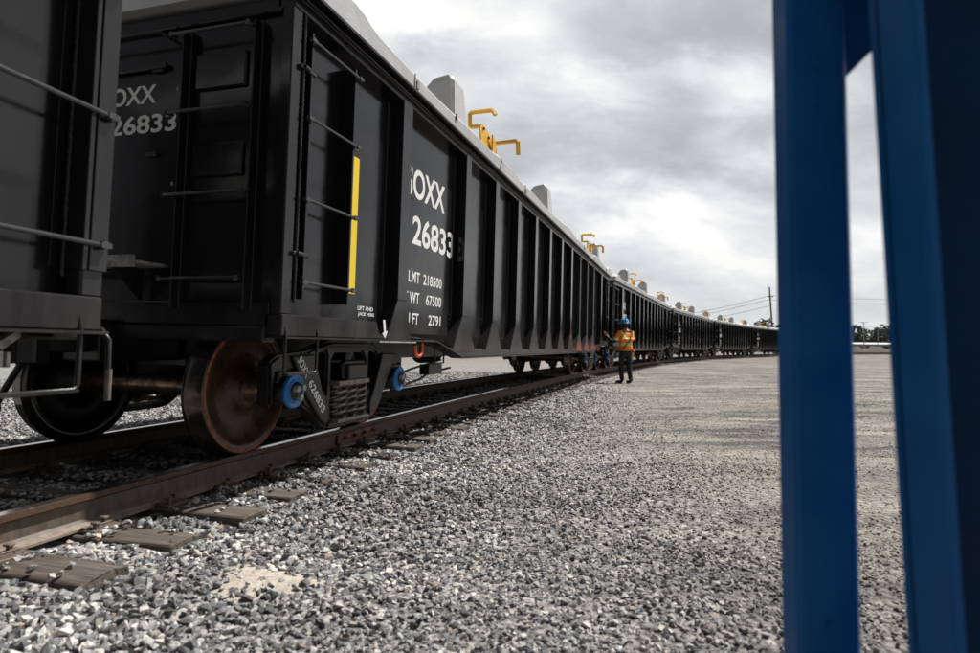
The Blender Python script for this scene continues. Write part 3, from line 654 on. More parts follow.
# jack pads, hook, brake gear under the body
for xe in (-1, 1):
    for ye in (-1, 1):
        a, b = sorted((ye*6.33, ye*7.02)); c, d = sorted((xe*1.42, xe*1.53)); MB().box(c, d, a, b, .812, .824).build('jack_pad', STEEL, car)
        mb = MB(); pts = []
        for k in range(9):
            t = math.pi*k/8; pts.append((xe*1.47, ye*6.22-ye*.075+.075*math.cos(t), .755-.065*math.sin(t)))
        pts = [(xe*1.47, pts[0][1], .82)]+pts+[(xe*1.47, pts[-1][1], .79)]
        mb.tube(pts, .017, 8); mb.build('lashing_hook', ORH, car)
mb = MB(); mb.box(-.20, .20, -7.6, 7.6, .60, .90); mb.build('center_sill', BLACKR, car)
mb = MB(); mb.tube([(.95, -5.75, .44), (.92, -5.1, .52), (.9, -4.2, .60)], .012, 6); mb.tube([(1.0, -5.75, .34), (.98, -5.0, .40), (.95, -4.7, .46), (.95, -4.0, .5)], .014, 6)
mb.box(.86, .98, -4.75, -4.35, .44, .56); mb.tube([(1.3, -5.35, .82), (1.3, -5.35, .60), (1.3, -5.1, .60), (1.3, -5.1, .82)], .010, 6)
mb.tube([(1.2, -5.65, .82), (1.2, -5.65, .68)], .010, 6); mb.tube([(1.2, -5.5, .82), (1.2, -5.5, .70)], .010, 6)
mb.build('brake_rigging', BLACKR, car)
mb = MB(); mb.lathe([(0, .001), (0, .16), (.02, .18), (.62, .18), (.64, .16), (.64, .001)], 'y', (-.6, -1.5, .62), 16); mb.tube([(-.6, -1.5, .62), (-.4, -5.6, .6)], .02, 6); mb.build('air_tank', BLACKR, car)

# lid with humps and lifting brackets
nu, nv = 150, 15; vs = []; fs = []
def lid_edge(u):
    b = 0
    for uc, w_, h_ in ((-7.75, .36, .07), (7.75, .36, .07), (-3.7, .5, .05), (5.0, .5, .05), (.9, .5, .035)): b += h_*math.exp(-((u-uc)/w_)**4)
    return 3.165+b+.012*math.sin(u*2.4+.6)
us = np.linspace(-8.27, 8.27, nu)
top = []
for i_, u in enumerate(us):
    e = lid_edge(u); row = []
    for j in range(nv):
        q = -1+2*j/(nv-1); x = 1.535*q
        crown = .20*(1-abs(q)**2.2); endf = min(1, (8.27-abs(u))/.35)
        z = e+crown*endf-.02*(1-endf); row.append((x, u, z))
    rim = .006*math.sin(u*2.4+2)
    row = [(-1.555, u, 3.0+rim), (-1.56, u, e-.03), ]+[row[0][:1]+row[0][1:]]+row[1:-1]+[row[-1], (1.56, u, e-.03), (1.555, u, 3.0+rim)]
    top.append(row)
m_ = len(top[0]); vs = [p for r_ in top for p in r_]
for i_ in range(nu-1):
    for j in range(m_-1): fs.append((i_*m_+j, i_*m_+j+1, (i_+1)*m_+j+1, (i_+1)*m_+j))
    fs.append((i_*m_+m_-1, i_*m_, (i_+1)*m_, (i_+1)*m_+m_-1))
fs.append(tuple(range(m_))); fs.append(tuple((nu-1)*m_+j for j in range(m_-1, -1, -1)))
mb = MB(); mb.add(vs, fs, 0, False); lid = mb.build('lid', LID, car)
for p_ in lid.data.polygons:
    if len(p_.vertices) > 4: p_.use_smooth = False
for sg in (1, -1):
    mb = MB(); a, b = sorted((sg*1.50, sg*1.575)); mb.box(a, b, -8.28, 8.28, 2.992, 3.012); mb.build('lid_rim', BLACK, lid)
    for uc in (-5.15, -.45, 6.2):
        mb = MB(); x0, x1 = sg*1.02, sg*1.42; z0 = 3.1; z1 = 3.76
        v_ = [(x0-sg*.05, uc-.26, z0), (x1+sg*.03, uc-.24, z0), (x1+sg*.03, uc+.24, z0), (x0-sg*.05, uc+.26, z0),
              (x0+sg*.02, uc-.20, z1-.20), (x1-sg*.01, uc-.19, z1-.07), (x1-sg*.01, uc+.16, z1-.07), (x0+sg*.02, uc+.2, z1-.20),
              (x0+sg*.13, uc-.14, z1-.03), (x1-sg*.06, uc-.14, z1), (x1-sg*.06, uc+.11, z1), (x0+sg*.13, uc+.13, z1-.03)]
        f_ = [(0, 1, 5, 4), (1, 2, 6, 5), (2, 3, 7, 6), (3, 0, 4, 7), (4, 5, 9, 8), (5, 6, 10, 9), (6, 7, 11, 10), (7, 4, 8, 11), (8, 9, 10, 11)]
        if sg < 0: f_ = [tuple(reversed(f)) for f in f_]
        mb.add(v_, f_); mb.build('lid_hump', LID, lid, bevel=.035)
    for uc in (-4.0, 4.6):
        mb = MB(); X = sg*1.40; q = sg
        mb.prism([(uc-.40, 3.42), (uc-.34, 3.52), (uc-.10, 3.50), (uc+.22, 3.38), (uc+.34, 3.28), (uc+.30, 3.16), (uc-.22, 3.16), (uc-.36, 3.30)], X-.012, X+.012)
        mb.prism([(uc-.05, 3.16), (uc-.05, 3.48), (uc+.12, 3.40), (uc+.12, 3.16)], X+q*.05-.010, X+q*.05+.010)
        mb.box(X-.05, X+.09, uc-.25, uc+.38, 3.165, 3.19)
        br = mb.build('lifting_bracket', YEL, lid, bevel=.004)
        def flat(pts, w=.028):
            m2 = MB(); m2.tube(pts, w, 4, sm=False); return m2
        a = flat([(X, uc-.36, 3.48), (X-q*.13, uc-.37, 3.48), (X-q*.14, uc-.37, 3.49), (X-q*.145, uc-.37, 3.645), (X-q*.13, uc-.37, 3.66), (X+q*.14, uc-.37, 3.665), (X+q*.155, uc-.37, 3.655), (X+q*.19, uc-.37, 3.60)])
        a.build('hook_arm', YEL, br)
        a = flat([(X, uc+.18, 3.42), (X+q*.02, uc+.18, 3.44), (X+q*.31, uc+.18, 3.45), (X+q*.325, uc+.18, 3.44), (X+q*.335, uc+.18, 3.27)]); a.build('hook_arm', YEL, br)
        mb = MB()
        for (uu_, z_) in ((uc-.30, 3.47), (uc-.1, 3.42), (uc+.02, 3.3), (uc+.16, 3.36), (uc+.26, 3.24)):
            mb.lathe([(0, .001), (0, .018), (.02*q, .018), (.02*q, .001)], 'x', (X+q*.012, uu_, z_), 6, sm=False)
        mb.build('bracket_bolts', BLACKR, br)
    for uc in (-6.6, -2.75, 2.75, 6.9):
        m3 = MB(); a_, b_ = sorted((sg*1.555, sg*1.566)); m3.box(a_, b_, uc-.006, uc+.006, 3.02, 3.15); m3.box(a_, sg*1.572 if sg > 0 else b_, uc+.03, uc+.07, 3.03, 3.10) if sg > 0 else m3.box(sg*1.572, b_, uc+.03, uc+.07, 3.03, 3.10)
        m3.build('lid_latch', STEEL, lid)
    MB().box(*sorted((sg*1.561, sg*1.572)), -5.62, -5.59, 3.10, 3.16).build('lid_clip', BLACKR, lid)

# lettering
for fn, side in ((PX, 'r'), (PXl, 'l')):
    text_mesh('SOXX', (-6.335, -5.385, 2.18, 2.465), fn, 'lettering', WHT, car, .022)
    text_mesh('26833', (-6.158, -5.104, 1.74, 2.02), fn, 'lettering', WHT, car, .022); text_mesh('6', (-6.44, -6.245, 1.74, 2.02), fn, 'lettering', WHT, car, .022)
    for z, a, b in ((1.380, 'LD LMT', '218500'), (1.185, 'LT WT', '67500'), (.988, 'CU FT', '2791')):
        o = text_mesh(b, (-5.40-.079*len(b), -5.40, z, z+.105), fn, 'lettering', WHT, car, .018)
        text_mesh(a, (-5.955-.078*(len(a)), -5.955, z, z+.105), fn, 'lettering', WHT, car, .018)
    text_mesh('LIFT AND', (-7.11, -6.86, 1.062, 1.095), fn, 'lettering', WHT, car, .02); text_mesh('JACK HERE', (-7.10, -6.84, .012+1.0, .012+1.035), (lambda a, b, c, f=fn: f(a, b, c+.0815)) if False else fn, 'lettering', WHT, car, .02)
    # arrow on the sill below, and the yellow reflector strip
    mb = MB(); sx = 1 if side == 'r' else -1; X = sx*1.4885
    pts = [(-6.90, .995), (-6.865, .995), (-6.845, .90), (-6.815, .905), (-6.855, .845), (-6.905, .885), (-6.875, .893)]
    pts = [(a*sx, b) for a, b in pts]; mb.prism(pts, X-.001, X+.0015); mb.build('arrow_mark', WHT, car)
    X = sx*1.3732; y0, y1 = sorted((-7.255*sx, -7.165*sx)); MB().box(min(X, X+sx*.002), max(X, X+sx*.002), y0, y1, 1.18, 2.24).build('reflector_strip', YELS, car)
for fn in (PE, PEf):
    text_mesh('SOXX', (-.105, .375, 2.40, 2.53), fn, 'lettering', WHT, car, .02); text_mesh('626833', (-.135, .56, 2.195, 2.325), fn, 'lettering', WHT, car, .02)

# bogies: bolster mesh > side frames, wheels, axles, caps, springs
def wheel_profile(sg):
    # axial from inner (flange) to outer face, local to wheel centre plane; sg=+1 right wheel
    r_ = .462
    return [(-.10*sg, .001), (-.10*sg, .12), (-.03*sg, .16), (-.03*sg, .35), (-.078*sg, .375), (-.078*sg, r_+.022), (-.062*sg, r_+.030), (-.048*sg, r_+.022), (-.038*sg, r_+.004), (.055*sg, r_-.002), (.066*sg, r_-.012), (.0665*sg, r_-.034), (.064*sg, .395), (.050*sg, .385), (.006*sg, .345), (.002*sg, .20), (.045*sg, .145), (.085*sg, .13), (.085*sg, .001)]
def make_bogie(y, flip):
    mb = MB(); mb.box(-1.0, 1.0, -.19, .19, .46, .66); mb.box(-1.22, 1.22, -.16, .16, .50, .63)
    mb.lathe([(0, .001), (0, .2), (.08, .2), (.08, .001)], 'z', (0, 0, .64), 20)
    bg_ = mb.build('bogie', BLACKR, car, bevel=.012); bg_.location = (0, y, 0)
    if flip: bg_.rotation_euler = (0, 0, math.pi)
    for sg in (1, -1):
        h = WB/2
        half = [(0, .115), (.26, .12), (.36, .14), (.44, .185), (.56, .28), (.66, .33), (.70, .375), (.715, .55), (h-.15, .60), (h+.13, .60), (h+.145, .36), (h+.19, .36), (h+.20, .66), (h+.10, .71), (.62, .735), (.42, .79), (.30, .82), (0, .825)]
        outer = half+[(-a, b) for a, b in reversed(half[1:-1])]
        cen = [(-.24, .175), (.24, .175), (.28, .23), (.285, .66), (.24, .72), (-.24, .72), (-.285, .66), (-.28, .23)]
        tri = [(.355, .40), (.40, .41), (.53, .60), (.53, .68), (.50, .715), (.375, .735), (.355, .70)]
        tri2 = [(-a, b) for a, b in reversed(tri)]
        sf = holed(outer, [cen, tri, tri2], sg*1.02, sg*1.13, 'side_frame', BLACKR, bg_, .018)
        mb = MB(); x0, x1 = sorted((sg*1.10, sg*1.165))
        # raised ribs of the casting along the diagonals and the lower chord
        for d_ in (1, -1):
            A = [(.58*d_, .712), (.86*d_, .70), (.79*d_, .60), (.67*d_, .42), (.46*d_, .215), (.37*d_, .165), (.35*d_, .26), (.44*d_, .41)]
            mb.prism(A, sg*1.125, sg*1.158)
        mb.prism([(-.34, .135), (.34, .135), (.32, .175), (-.32, .175)], sg*1.125, sg*1.150)
        mb.prism([(-.6, .745), (-.3, .80), (.3, .80), (.6, .745), (.3, .765), (-.3, .765)], sg*1.125, sg*1.150)
        mb.build('frame_rib', BLACKR, sf, bevel=.008)
        # bolster end window
        mb = MB(); mb.prism([(-.17, .50), (.17, .50), (.19, .54), (.19, .64), (.16, .66), (-.16, .66), (-.19, .64), (-.19, .54)], sg*1.13, sg*1.18)
        mb.build('bolster_end', BLACKR, bg_, bevel=.012)
        MB().box(-.13, .13, *sorted((0, 0)), 0, 0) if False else None
        mb = MB()
        for uu_ in (-.17, 0, .17):
            for xx in (1.06, 1.135):
                pts = []; turns = 5; nn = turns*14
                for k in range(nn+1):
                    t = 2*math.pi*k/14; pts.append((sg*xx+.048*math.cos(t)*sg, uu_+.070*math.sin(t), .195+.27*k/nn))
                mb.tube(pts, .0125, 6)
        mb.box(*sorted((sg*1.0, sg*1.19)), -.26, .26, .46, .495); mb.box(*sorted((sg*1.0, sg*1.19)), -.26, .26, .165, .19)
        sp_ = mb.build('spring_group', SPR, bg_)
        for d_ in (1, -1):
            mb = MB(); cy = d_*h
            mb.lathe([(0, .001), (0, .10), (.17, .10), (.17, .001)], 'x', (sg*1.0 if sg > 0 else -1.17, cy, .46), 20)
            mb.prism([(cy-.14, .52), (cy+.14, .52), (cy+.12, .60), (cy-.12, .60)], sg*1.0, sg*1.15)
            hb = mb.build('bearing_housing', BLACKR, bg_, bevel=.008)
            mb = MB(); mb.lathe([(0, .066), (0, .118), (.012*sg, .120), (.030*sg, .117), (.034*sg, .104), (.020*sg, .092), (.020*sg, .080), (.036*sg, .076), (.036*sg, .066), (0, .066)], 'x', (sg*1.172, cy, .46), 32)
            mb.build('bearing_ring', BLUC, bg_)
            mb = MB(); mb.lathe([(0, .001), (0, .068), (.05*sg, .062), (.055*sg, .001)], 'x', (sg*1.17, cy, .46), 24); cap = mb.build('bearing_cap', BLACKR, bg_)
            mb = MB()
            for k in range(3):
                t = 2*math.pi*k/3+.6; mb.lathe([(0, .023), (.034*sg, .023), (.036*sg, .001)], 'x', (sg*1.222, cy+.042*math.cos(t), .46+.042*math.sin(t)), 6, sm=False)
            mb.build('cap_bolts', STEEL, bg_)
    for d_ in (1, -1):
        cy = d_*WB/2
        for sg in (1, -1):
            pf = wheel_profile(sg)
            mis = [3]*4+[2]+[2]*5+[1]+[0]*7
            mb = MB(); mb.lathe([(sg*.755+a, r) for a, r in pf], 'x', (0, cy, .462), 72, mis=mis)
            mb.build('wheel', [WFACE, WRIM, TREAD, BLACKR], bg_)
        mb = MB(); mb.lathe([(-1.1, .001), (-1.1, .065), (-.9, .07), (-.85, .1), (-.6, .1), (-.4, .078), (.4, .078), (.6, .1), (.85, .1), (.9, .07), (1.1, .065), (1.1, .001)], 'x', (0, cy, .46), 24); mb.build('axle', AXLE, bg_)
        mb = MB(); mb.box(-.9, .9, cy-d_*.56-.05, cy-d_*.56+.05, .33, .42); mb.box(.62, .86, cy-d_*.51-.03, cy-d_*.51+.03, .28, .48); mb.box(-.86, -.62, cy-d_*.51-.03, cy-d_*.51+.03, .28, .48); mb.build('brake_beam', BLACKR, bg_)
    # diagonal stencil on the side frame
    for sg in (1, -1):
        def place(a, b, c, sg=sg):
            # baseline running down the casting from upper left to lower right
            dy, dz = .66, -.75; ny, nz = .75, .66
            return (sg*(1.1595+c), sg*(-.80+a*dy+b*ny), .68+a*dz+b*nz)
        text_mesh('SOXX', (0, .18, -.02, .045), place, 'frame_stencil', WHT, bg_, .022); text_mesh('626833', (.23, .55, -.02, .045), place, 'frame_stencil', WHT, bg_, .022)
    return bg_
b1 = make_bogie(-TC-.07, False); b2 = copy_tree(b1, car); b2.location = (0, TC, 0); b2.rotation_euler = (0, 0, math.pi)
dth = KAP*TC
b1.rotation_euler = (0, 0, dth); b2.rotation_euler = (0, 0, math.pi-dth)

PITCHC = 2*BL+1.29
PITCHC = 16.23196+1.37914
def place_car(o, k):
    s = (k-2)*PITCHC-(.17 if k == 1 else 0); x1, y1, _ = track(s-TC); x2, y2, _ = track(s+TC); th = math.atan2(x2-x1, y2-y1)
    o.location = ((x1+x2)/2, (y1+y2)/2, .75*math.sin(TILT)); o.rotation_euler = (0, TILT, -th)
labs = {1: 'black rail car cut off at the left edge, nearest the camera',
        2: 'black ribbed rail car with white SOXX 626833 lettering and blue bearing caps close by',
        3: 'black ribbed rail car just behind the worker in the orange vest',
        4: 'black ribbed rail car coupled beyond the one behind the worker',
        5: 'small distant black rail car, second in line from the blue post along the train',
        6: 'most distant visible black rail car, its far part hidden by the blue post'}
cars = {}
for k in (1, 3, 4, 5, 6):
    cars[k] = copy_tree(car)
cars[2] = car
for k, o in cars.items():
    place_car(o, k); tag(o, labs[k], 'rail car', 'black rail cars coupled on the curved track')
for ch in children(car):      # the second car wears orange scuffs at the feet of four ribs near its far end
    if ch.get('rix') in (8, 9, 10):
        me = ch.data.copy(); me.materials.clear(); me.materials.append(PRIMER); ch.data = me; ch['label'] = 'rib with orange scuffs near its foot'
for o in bpy.data.objects:
    if 'rix' in o: del o['rix']

# ------------------------------------------------------------------ the worker
def skin_mesh(name, verts, edges, m, parent, sub=2, root=0):
    me = bpy.data.meshes.new(name); me.from_pydata([v[:3] for v in verts], [], [])
    bm = bmesh.new(); bm.from_mesh(me); bm.verts.ensure_lookup_table()
    for a, b in edges: bm.edges.new((bm.verts[a], bm.verts[b]))
    bm.to_mesh(me); bm.free()
    o = bpy.data.objects.new(name, me); COL.objects.link(o)
    md = o.modifiers.new('s', 'SKIN'); md.use_smooth_shade = True
    sv = me.skin_vertices[0].data
    for i_, v in enumerate(verts):
        r_ = v[3]; sv[i_].radius = (r_, r_) if not isinstance(r_, tuple) else r_; sv[i_].use_root = (i_ == root)
    ms = o.modifiers.new('u', 'SUBSURF'); ms.levels = sub; ms.render_levels = sub
    dg = bpy.context.evaluated_depsgraph_get(); m2 = bpy.data.meshes.new_from_object(o.evaluated_get(dg))
    bpy.data.objects.remove(o); m2.materials.clear(); m2.materials.append(m)
    for p in m2.polygons: p.material_index = 0; p.use_smooth = True
    q = bpy.data.objects.new(name, m2); COL.objects.link(q); q.parent = parent; return q
PXX, PYY = 3.84, 17.35
pr = empty('person', (PXX, PYY, float(ground_z(np.array(PXX), np.array(PYY)))), (0, 0, R(22)))
tag(pr, 'person in orange safety vest and blue helmet, seen from behind beside the train', 'person')
def chain(V, E, pts, start=None):
    i0 = start
    for p in pts:
        V.append(p); 
        if i0 is not None: E.append((i0, len(V)-1))
        i0 = len(V)-1
    return i0
# joints (x right, y forward, z up, radius)
V = []; E = []
pel = chain(V, E, [(0, 0, .96, .125)])
chest = chain(V, E, [(0, .0, 1.12, .125), (0, -.01, 1.30, .145), (0, 0, 1.43, .125)], pel)
neck = chain(V, E, [(0, .01, 1.52, .058), (-.01, .03, 1.60, .070), (-.012, .035, 1.69, .082), (-.012, .03, 1.755, .06)], chest)
chain(V, E, [(-.008, .115, 1.645, .022)], neck-2)                       # nose, chin side of the face
lh = chain(V, E, [(-.19, .0, 1.425, .062), (-.30, .04, 1.22, .050), (-.33, .08, 1.14, .044), (-.37, .20, 1.22, .036), (-.40, .31, 1.34, .028), (-.41, .34, 1.39, .030)], chest)
rh = chain(V, E, [(.19, .0, 1.425, .062), (.25, -.02, 1.25, .050), (.285, -.02, 1.12, .044), (.30, .05, .98, .036), (.305, .10, .885, .027), (.305, .115, .835, .032)], chest)
for (hx, hy, hz, dx, dy, dz, root_) in ((-.41, .34, 1.39, -.35, .35, .87, lh), (.305, .115, .835, 0, .35, -.93, rh)):
    d = Vector((dx, dy, dz)).normalized(); sidev = d.cross(Vector((0, 0, 1)) if abs(dz) < .8 else Vector((1, 0, 0))).normalized(); nrm = d.cross(sidev)
    for q, ln in ((-.026, .058), (-.009, .070), (.009, .066), (.026, .052)):
        a = Vector((hx, hy, hz))+d*.03+sidev*q; b = a+d*ln*.55+nrm*.008; c = b+d*ln*.40+nrm*.028
        chain(V, E, [(*a, .010), (*b, .009), (*c, .008)], root_)
    a = Vector((hx, hy, hz))+sidev*.03-d*.01; chain(V, E, [(*a, .012), (*(a+sidev*.03+d*.03), .010), (*(a+sidev*.035+d*.055), .009)], root_)
lf = chain(V, E, [(-.095, 0, .88, .085), (-.105, .07, .50, .055), (-.10, .03, .10, .040), (-.12, .10, .045, .035), (-.155, .19, .035, .03)], pel)
rf = chain(V, E, [(.095, 0, .88, .085), (.115, .02, .50, .055), (.11, -.09, .11, .040), (.115, -.02, .05, .035), (.12, .06, .035, .03)], pel)
body = skin_mesh('body', V, E, SKIN, pr)
# clothes
V = []; E = []; p0 = chain(V, E, [(0, 0, .97, .150)])
chain(V, E, [(-.10, 0, .86, .105), (-.105, .07, .52, .082), (-.10, .05, .28, .070), (-.10, .03, .09, .066)], p0)
chain(V, E, [(.10, 0, .86, .105), (.115, .02, .52, .082), (.11, -.05, .28, .070), (.11, -.09, .10, .066)], p0); chain(V, E, [(0, 0, 1.05, .145)], p0)
skin_mesh('trousers', V, E, CLOTH, pr)
for sx, pts in ((-1, [(-.10, .0, .07, .055), (-.115, .08, .055, .055), (-.15, .19, .045, .050), (-.165, .24, .04, .040)]), (1, [(.11, -.12, .08, .055), (.113, -.03, .058, .055), (.118, .07, .045, .050), (.12, .12, .04, .040)])):
    V = []; E = []; i0 = chain(V, E, pts); chain(V, E, [(pts[0][0], pts[0][1], .16, .06)], 0); skin_mesh('boot', V, E, BOOT, pr)
V = []; E = []; c0 = chain(V, E, [(0, 0, 1.36, .15)]); chain(V, E, [(-.18, .0, 1.42, .075), (-.30, .04, 1.22, .058), (-.33, .08, 1.145, .052), (-.37, .20, 1.22, .043), (-.395, .295, 1.325, .036)], c0)
chain(V, E, [(.18, .0, 1.42, .075), (.25, -.02, 1.25, .058), (.285, -.02, 1.12, .052), (.30, .05, .98, .043), (.303, .09, .90, .036)], c0); chain(V, E, [(0, 0, 1.46, .10), (0, .01, 1.50, .068)], c0)
skin_mesh('black_shirt', V, E, CLOTH, pr)
def vest():
    m = bpy.data.materials.new('orange_vest_with_tape'); m.use_nodes = True; t = m.node_tree; b = t.nodes['Principled BSDF']; b.inputs['Roughness'].default_value = .7
    tcn = t.nodes.new('ShaderNodeTexCoord'); sp = t.nodes.new('ShaderNodeSeparateXYZ'); t.links.new(tcn.outputs['Object'], sp.inputs[0]); x, y, z = sp.outputs
    def band(expr, c, w): return math_(t, 'LESS_THAN', math_(t, 'ABSOLUTE', math_(t, 'SUBTRACT', expr, c)), w)
    torso = math_(t, 'LESS_THAN', math_(t, 'ABSOLUTE', x), .20)
    diag = math_(t, 'MULTIPLY', math_(t, 'ABSOLUTE', x), 1.35)
    def AND(a, b_): return math_(t, 'MULTIPLY', a, b_)
    def OR(a, b_): return math_(t, 'MAXIMUM', a, b_)
    back = math_(t, 'LESS_THAN', y, .02)
    e1 = math_(t, 'SUBTRACT', z, diag)
    upper = math_(t, 'GREATER_THAN', z, 1.15)
    lime = OR(AND(band(z, 1.10, .038), torso), AND(AND(band(e1, 1.20, .052), upper), torso))
    silv = OR(AND(band(z, 1.10, .018), torso), AND(AND(band(e1, 1.20, .024), upper), torso))
    arm = math_(t, 'GREATER_THAN', math_(t, 'ABSOLUTE', x), .20)
    lime = OR(lime, AND(arm, band(z, 1.245, .036))); silv = OR(silv, AND(arm, band(z, 1.245, .017)))
    n = N(t, 'ShaderNodeTexNoise', Scale=14.0, Detail=4.0); t.links.new(tcn.outputs['Object'], n.inputs[0])
    oc = ramp(t, n.outputs['Fac'], [(.3, (.90, .20, .015)), (.7, (1.0, .34, .05))])
    c = mixc(t, lime, oc, (.85, .92, .10)); c = mixc(t, silv, c, (.55, .62, .66)); t.links.new(c, b.inputs['Base Color'])
    bp = N(t, 'ShaderNodeBump', Strength=.6, Distance=.02); t.links.new(n.outputs['Fac'], bp.inputs['Height']); t.links.new(bp.outputs[0], b.inputs['Normal']); return m
V = []; E = []; c0 = chain(V, E, [(0, 0, 1.10, (.20, .15))]); chain(V, E, [(0, 0, .98, (.20, .155)), (0, 0, .90, (.195, .15))], c0)
c1 = chain(V, E, [(0, 0, 1.26, (.20, .155)), (0, 0, 1.40, (.185, .135))], c0); chain(V, E, [(0, .01, 1.47, (.11, .09))], c1)
chain(V, E, [(-.20, .0, 1.42, .090), (-.275, .03, 1.29, .078), (-.31, .05, 1.20, .072)], c1); chain(V, E, [(.20, .0, 1.42, .090), (.24, -.01, 1.29, .078), (.262, -.02, 1.20, .072)], c1)
skin_mesh('safety_vest', V, E, vest(), pr)
mb = MB()
hp = [(0, .135), (.02, .133), (.06, .124), (.10, .098), (.125, .058), (.133, .001)]
mb.lathe(hp, 'z', (-.012, .03, 1.715), 24); mb.lathe([(-.006, .125), (-.010, .165), (-.002, .165), (.010, .130)], 'z', (-.012, .04, 1.715), 24)
mb.box(-.025, .001, -.08, .13, 1.83, 1.852)
hm = mb.build('helmet', HELM, pr)
mb = MB(); mb.lathe([(0, .126), (.016, .125)], 'z', (-.012, .03, 1.722), 24); mb.build('helmet_band', SILV, hm)
mb = MB(); mb.lathe([(-.13, .068), (-.08, .085), (-.03, .100), (.02, .110), (.05, .11)], 'z', (-.012, .008, 1.69), 20); mb.build('hair', HAIR, pr)
for sx in (-1, 1):
    mb = MB(); mb.lathe([(0, .001), (0, .012), (.01*sx, .018), (.02*sx, .01), (.02*sx, .001)], 'x', (-.012+sx*.088, .035, 1.665), 10); mb.build('ear', SKIN, pr)
mb = MB()
for sx in (-1, 1): mb.box(-.012+sx*.03-.012, -.012+sx*.03+.012, .108, .116, 1.672, 1.682)
mb.build('eyes', HAIR, pr); mb = MB(); mb.box(-.035, .01, .098, .106, 1.612, 1.620); mb.build('mouth', mat('lips', (.25, .10, .08), .6), pr)
mb = MB(); mb.tube([(.16, -.10, 1.47), (.10, -.175, 1.36), (0, -.195, 1.22), (-.11, -.185, 1.07), (-.19, -.10, .96)], .014, 6); mb.tube([(.15, -.02, 1.515), (.16, -.10, 1.47)], .014, 6); mb.build('shoulder_strap', CLOTH, pr)
dv = empty('handheld_tool', (0, 0, 0)); dv.location = pr.matrix_basis @ Vector((.31, .13, .80)); dv.rotation_euler = (0, 0, R(22))
tag(dv, 'yellow handheld tool with blue grip hanging in the worker’s right hand'.replace('’', "'"), 'tool')
mb = MB(); mb.box(-.045, .045, -.04, .05, -.03, .05); mb.box(-.035, .035, -.03, .045, -.12, -.03); mb.build('tool_body', DEVY, dv, bevel=.01)
mb = MB(); mb.box(-.03, .03, -.025, .04, -.20, -.12); mb.build('tool_grip', BLUC, dv, bevel=.01)
mb = MB(); mb.lathe([(0, .001), (0, .02), (.05, .02), (.05, .001)], 'z', (0, 0, .05), 10); mb.build('tool_knob', BLACKR, dv)

# ------------------------------------------------------------------ the blue steel trestle close to the camera
tr = empty('steel_trestle', (.66, .98, -.25))
tag(tr, 'blue painted steel trestle standing right in front at the right edge', 'trestle')
def W2(px, py, y):   # helper for the builder: world point at distance y ahead seen at that place of the photograph
    a, b = px-490, py-326.5-SHY; d = f0*F+rr*a-uu*b; return Vector((0, 0, CH))+d*(y/d.y)
def tpart(name, quads_front, quads_back, parent=tr, bevel=.006):
    """solid between a front and a back four-cornered outline (world points)"""
    o_ = Vector(tr.location); vs = [p-o_ for p in quads_front+quads_back]
    mb = MB(); mb.add(vs, [(0, 1, 2, 3), (7, 6, 5, 4), (0, 4, 5, 1), (1, 5, 6, 2), (2, 6, 7, 3), (3, 7, 4, 0)]); o = mb.build(name, BLUE, parent, bevel=bevel)
    return o
zt_, zb_ = 1.42, -.25
# front leg: rectangular tube, 95 x 62 mm
y0, y1 = 1.00, 1.062
xl, xr = .4955, .600
tpart('leg', [Vector((xl, y0, zb_)), Vector((xr, y0, zb_)), Vector((xr-.004, y0, zt_)), Vector((xl+.000, y0, zt_))], [Vector((xl, y1, zb_)), Vector((xr, y1, zb_)), Vector((xr-.004, y1, zt_)), Vector((xl, y1, zt_))], bevel=.008)
# rear leg: a channel leaning outwards, its side face turned to the camera
def lx(z, a, b): return a+(b-a)*(1.36-z)/1.05

fl, fh = .5585, .603   # left face x at top / at the lower picture edge (front edge)
def leg2(ya, yb_, xa0, xa1, w, name, parent=tr, bev=.006):
    q = []
    for y in (ya, yb_): q.append([Vector((lx(zb_, xa0, xa1), y, zb_)), Vector((lx(zb_, xa0, xa1)+w, y, zb_)), Vector((lx(zt_, xa0, xa1)+w, y, zt_)), Vector((lx(zt_, xa0, xa1), y, zt_))])
    return tpart(name, q[0], q[1], parent, bev)
leg2(.80, .897, .5615, .598, .018, 'leg', bev=.005)
DARKP = mat('painted_shade_and_seam', (.001, .024, .075), .7, noise=(9, (.002, .035, .10), .4, .7), spec=.15)  # trestle blue darkened: shade inside the channel put into colour, also the dark seam
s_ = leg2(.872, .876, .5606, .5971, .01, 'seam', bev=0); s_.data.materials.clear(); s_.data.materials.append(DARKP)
q_ = leg2(.835, .893, .5815, .618, .30, 'shade_panel', bev=.004); q_.data.materials.clear(); q_.data.materials.append(DARKP)  # added dark panel standing in for the shaded inside of the channel
# top beam and corner gusset
tpart('top_beam', [Vector((.502, .99, 1.40)), Vector((1.4, .99, 1.40)), Vector((1.4, .99, 1.47)), Vector((.502, .99, 1.47))], [Vector((.502, 1.075, 1.40)), Vector((1.4, 1.075, 1.40)), Vector((1.4, 1.075, 1.47)), Vector((.502, 1.075, 1.47))], bevel=.008)
tpart('cap_plate', [Vector((.50, .79, 1.425)), Vector((.78, .79, 1.425)), Vector((.78, .79, 1.46)), Vector((.50, .79, 1.46))], [Vector((.50, .985, 1.425)), Vector((.78, .985, 1.425)), Vector((.78, .985, 1.46)), Vector((.50, .985, 1.46))])
gp = [W2(838, 84, 1.03), W2(844, 79.5, 1.03), W2(869, 54, 1.03), W2(885, 40, 1.03), W2(885, -14, 1.03), W2(838, -14, 1.03)]
mb = MB(); o_ = Vector(tr.location); n_ = len(gp); vs = [p-o_ for p in gp]+[p-o_+Vector((0, .012, 0)) for p in gp]
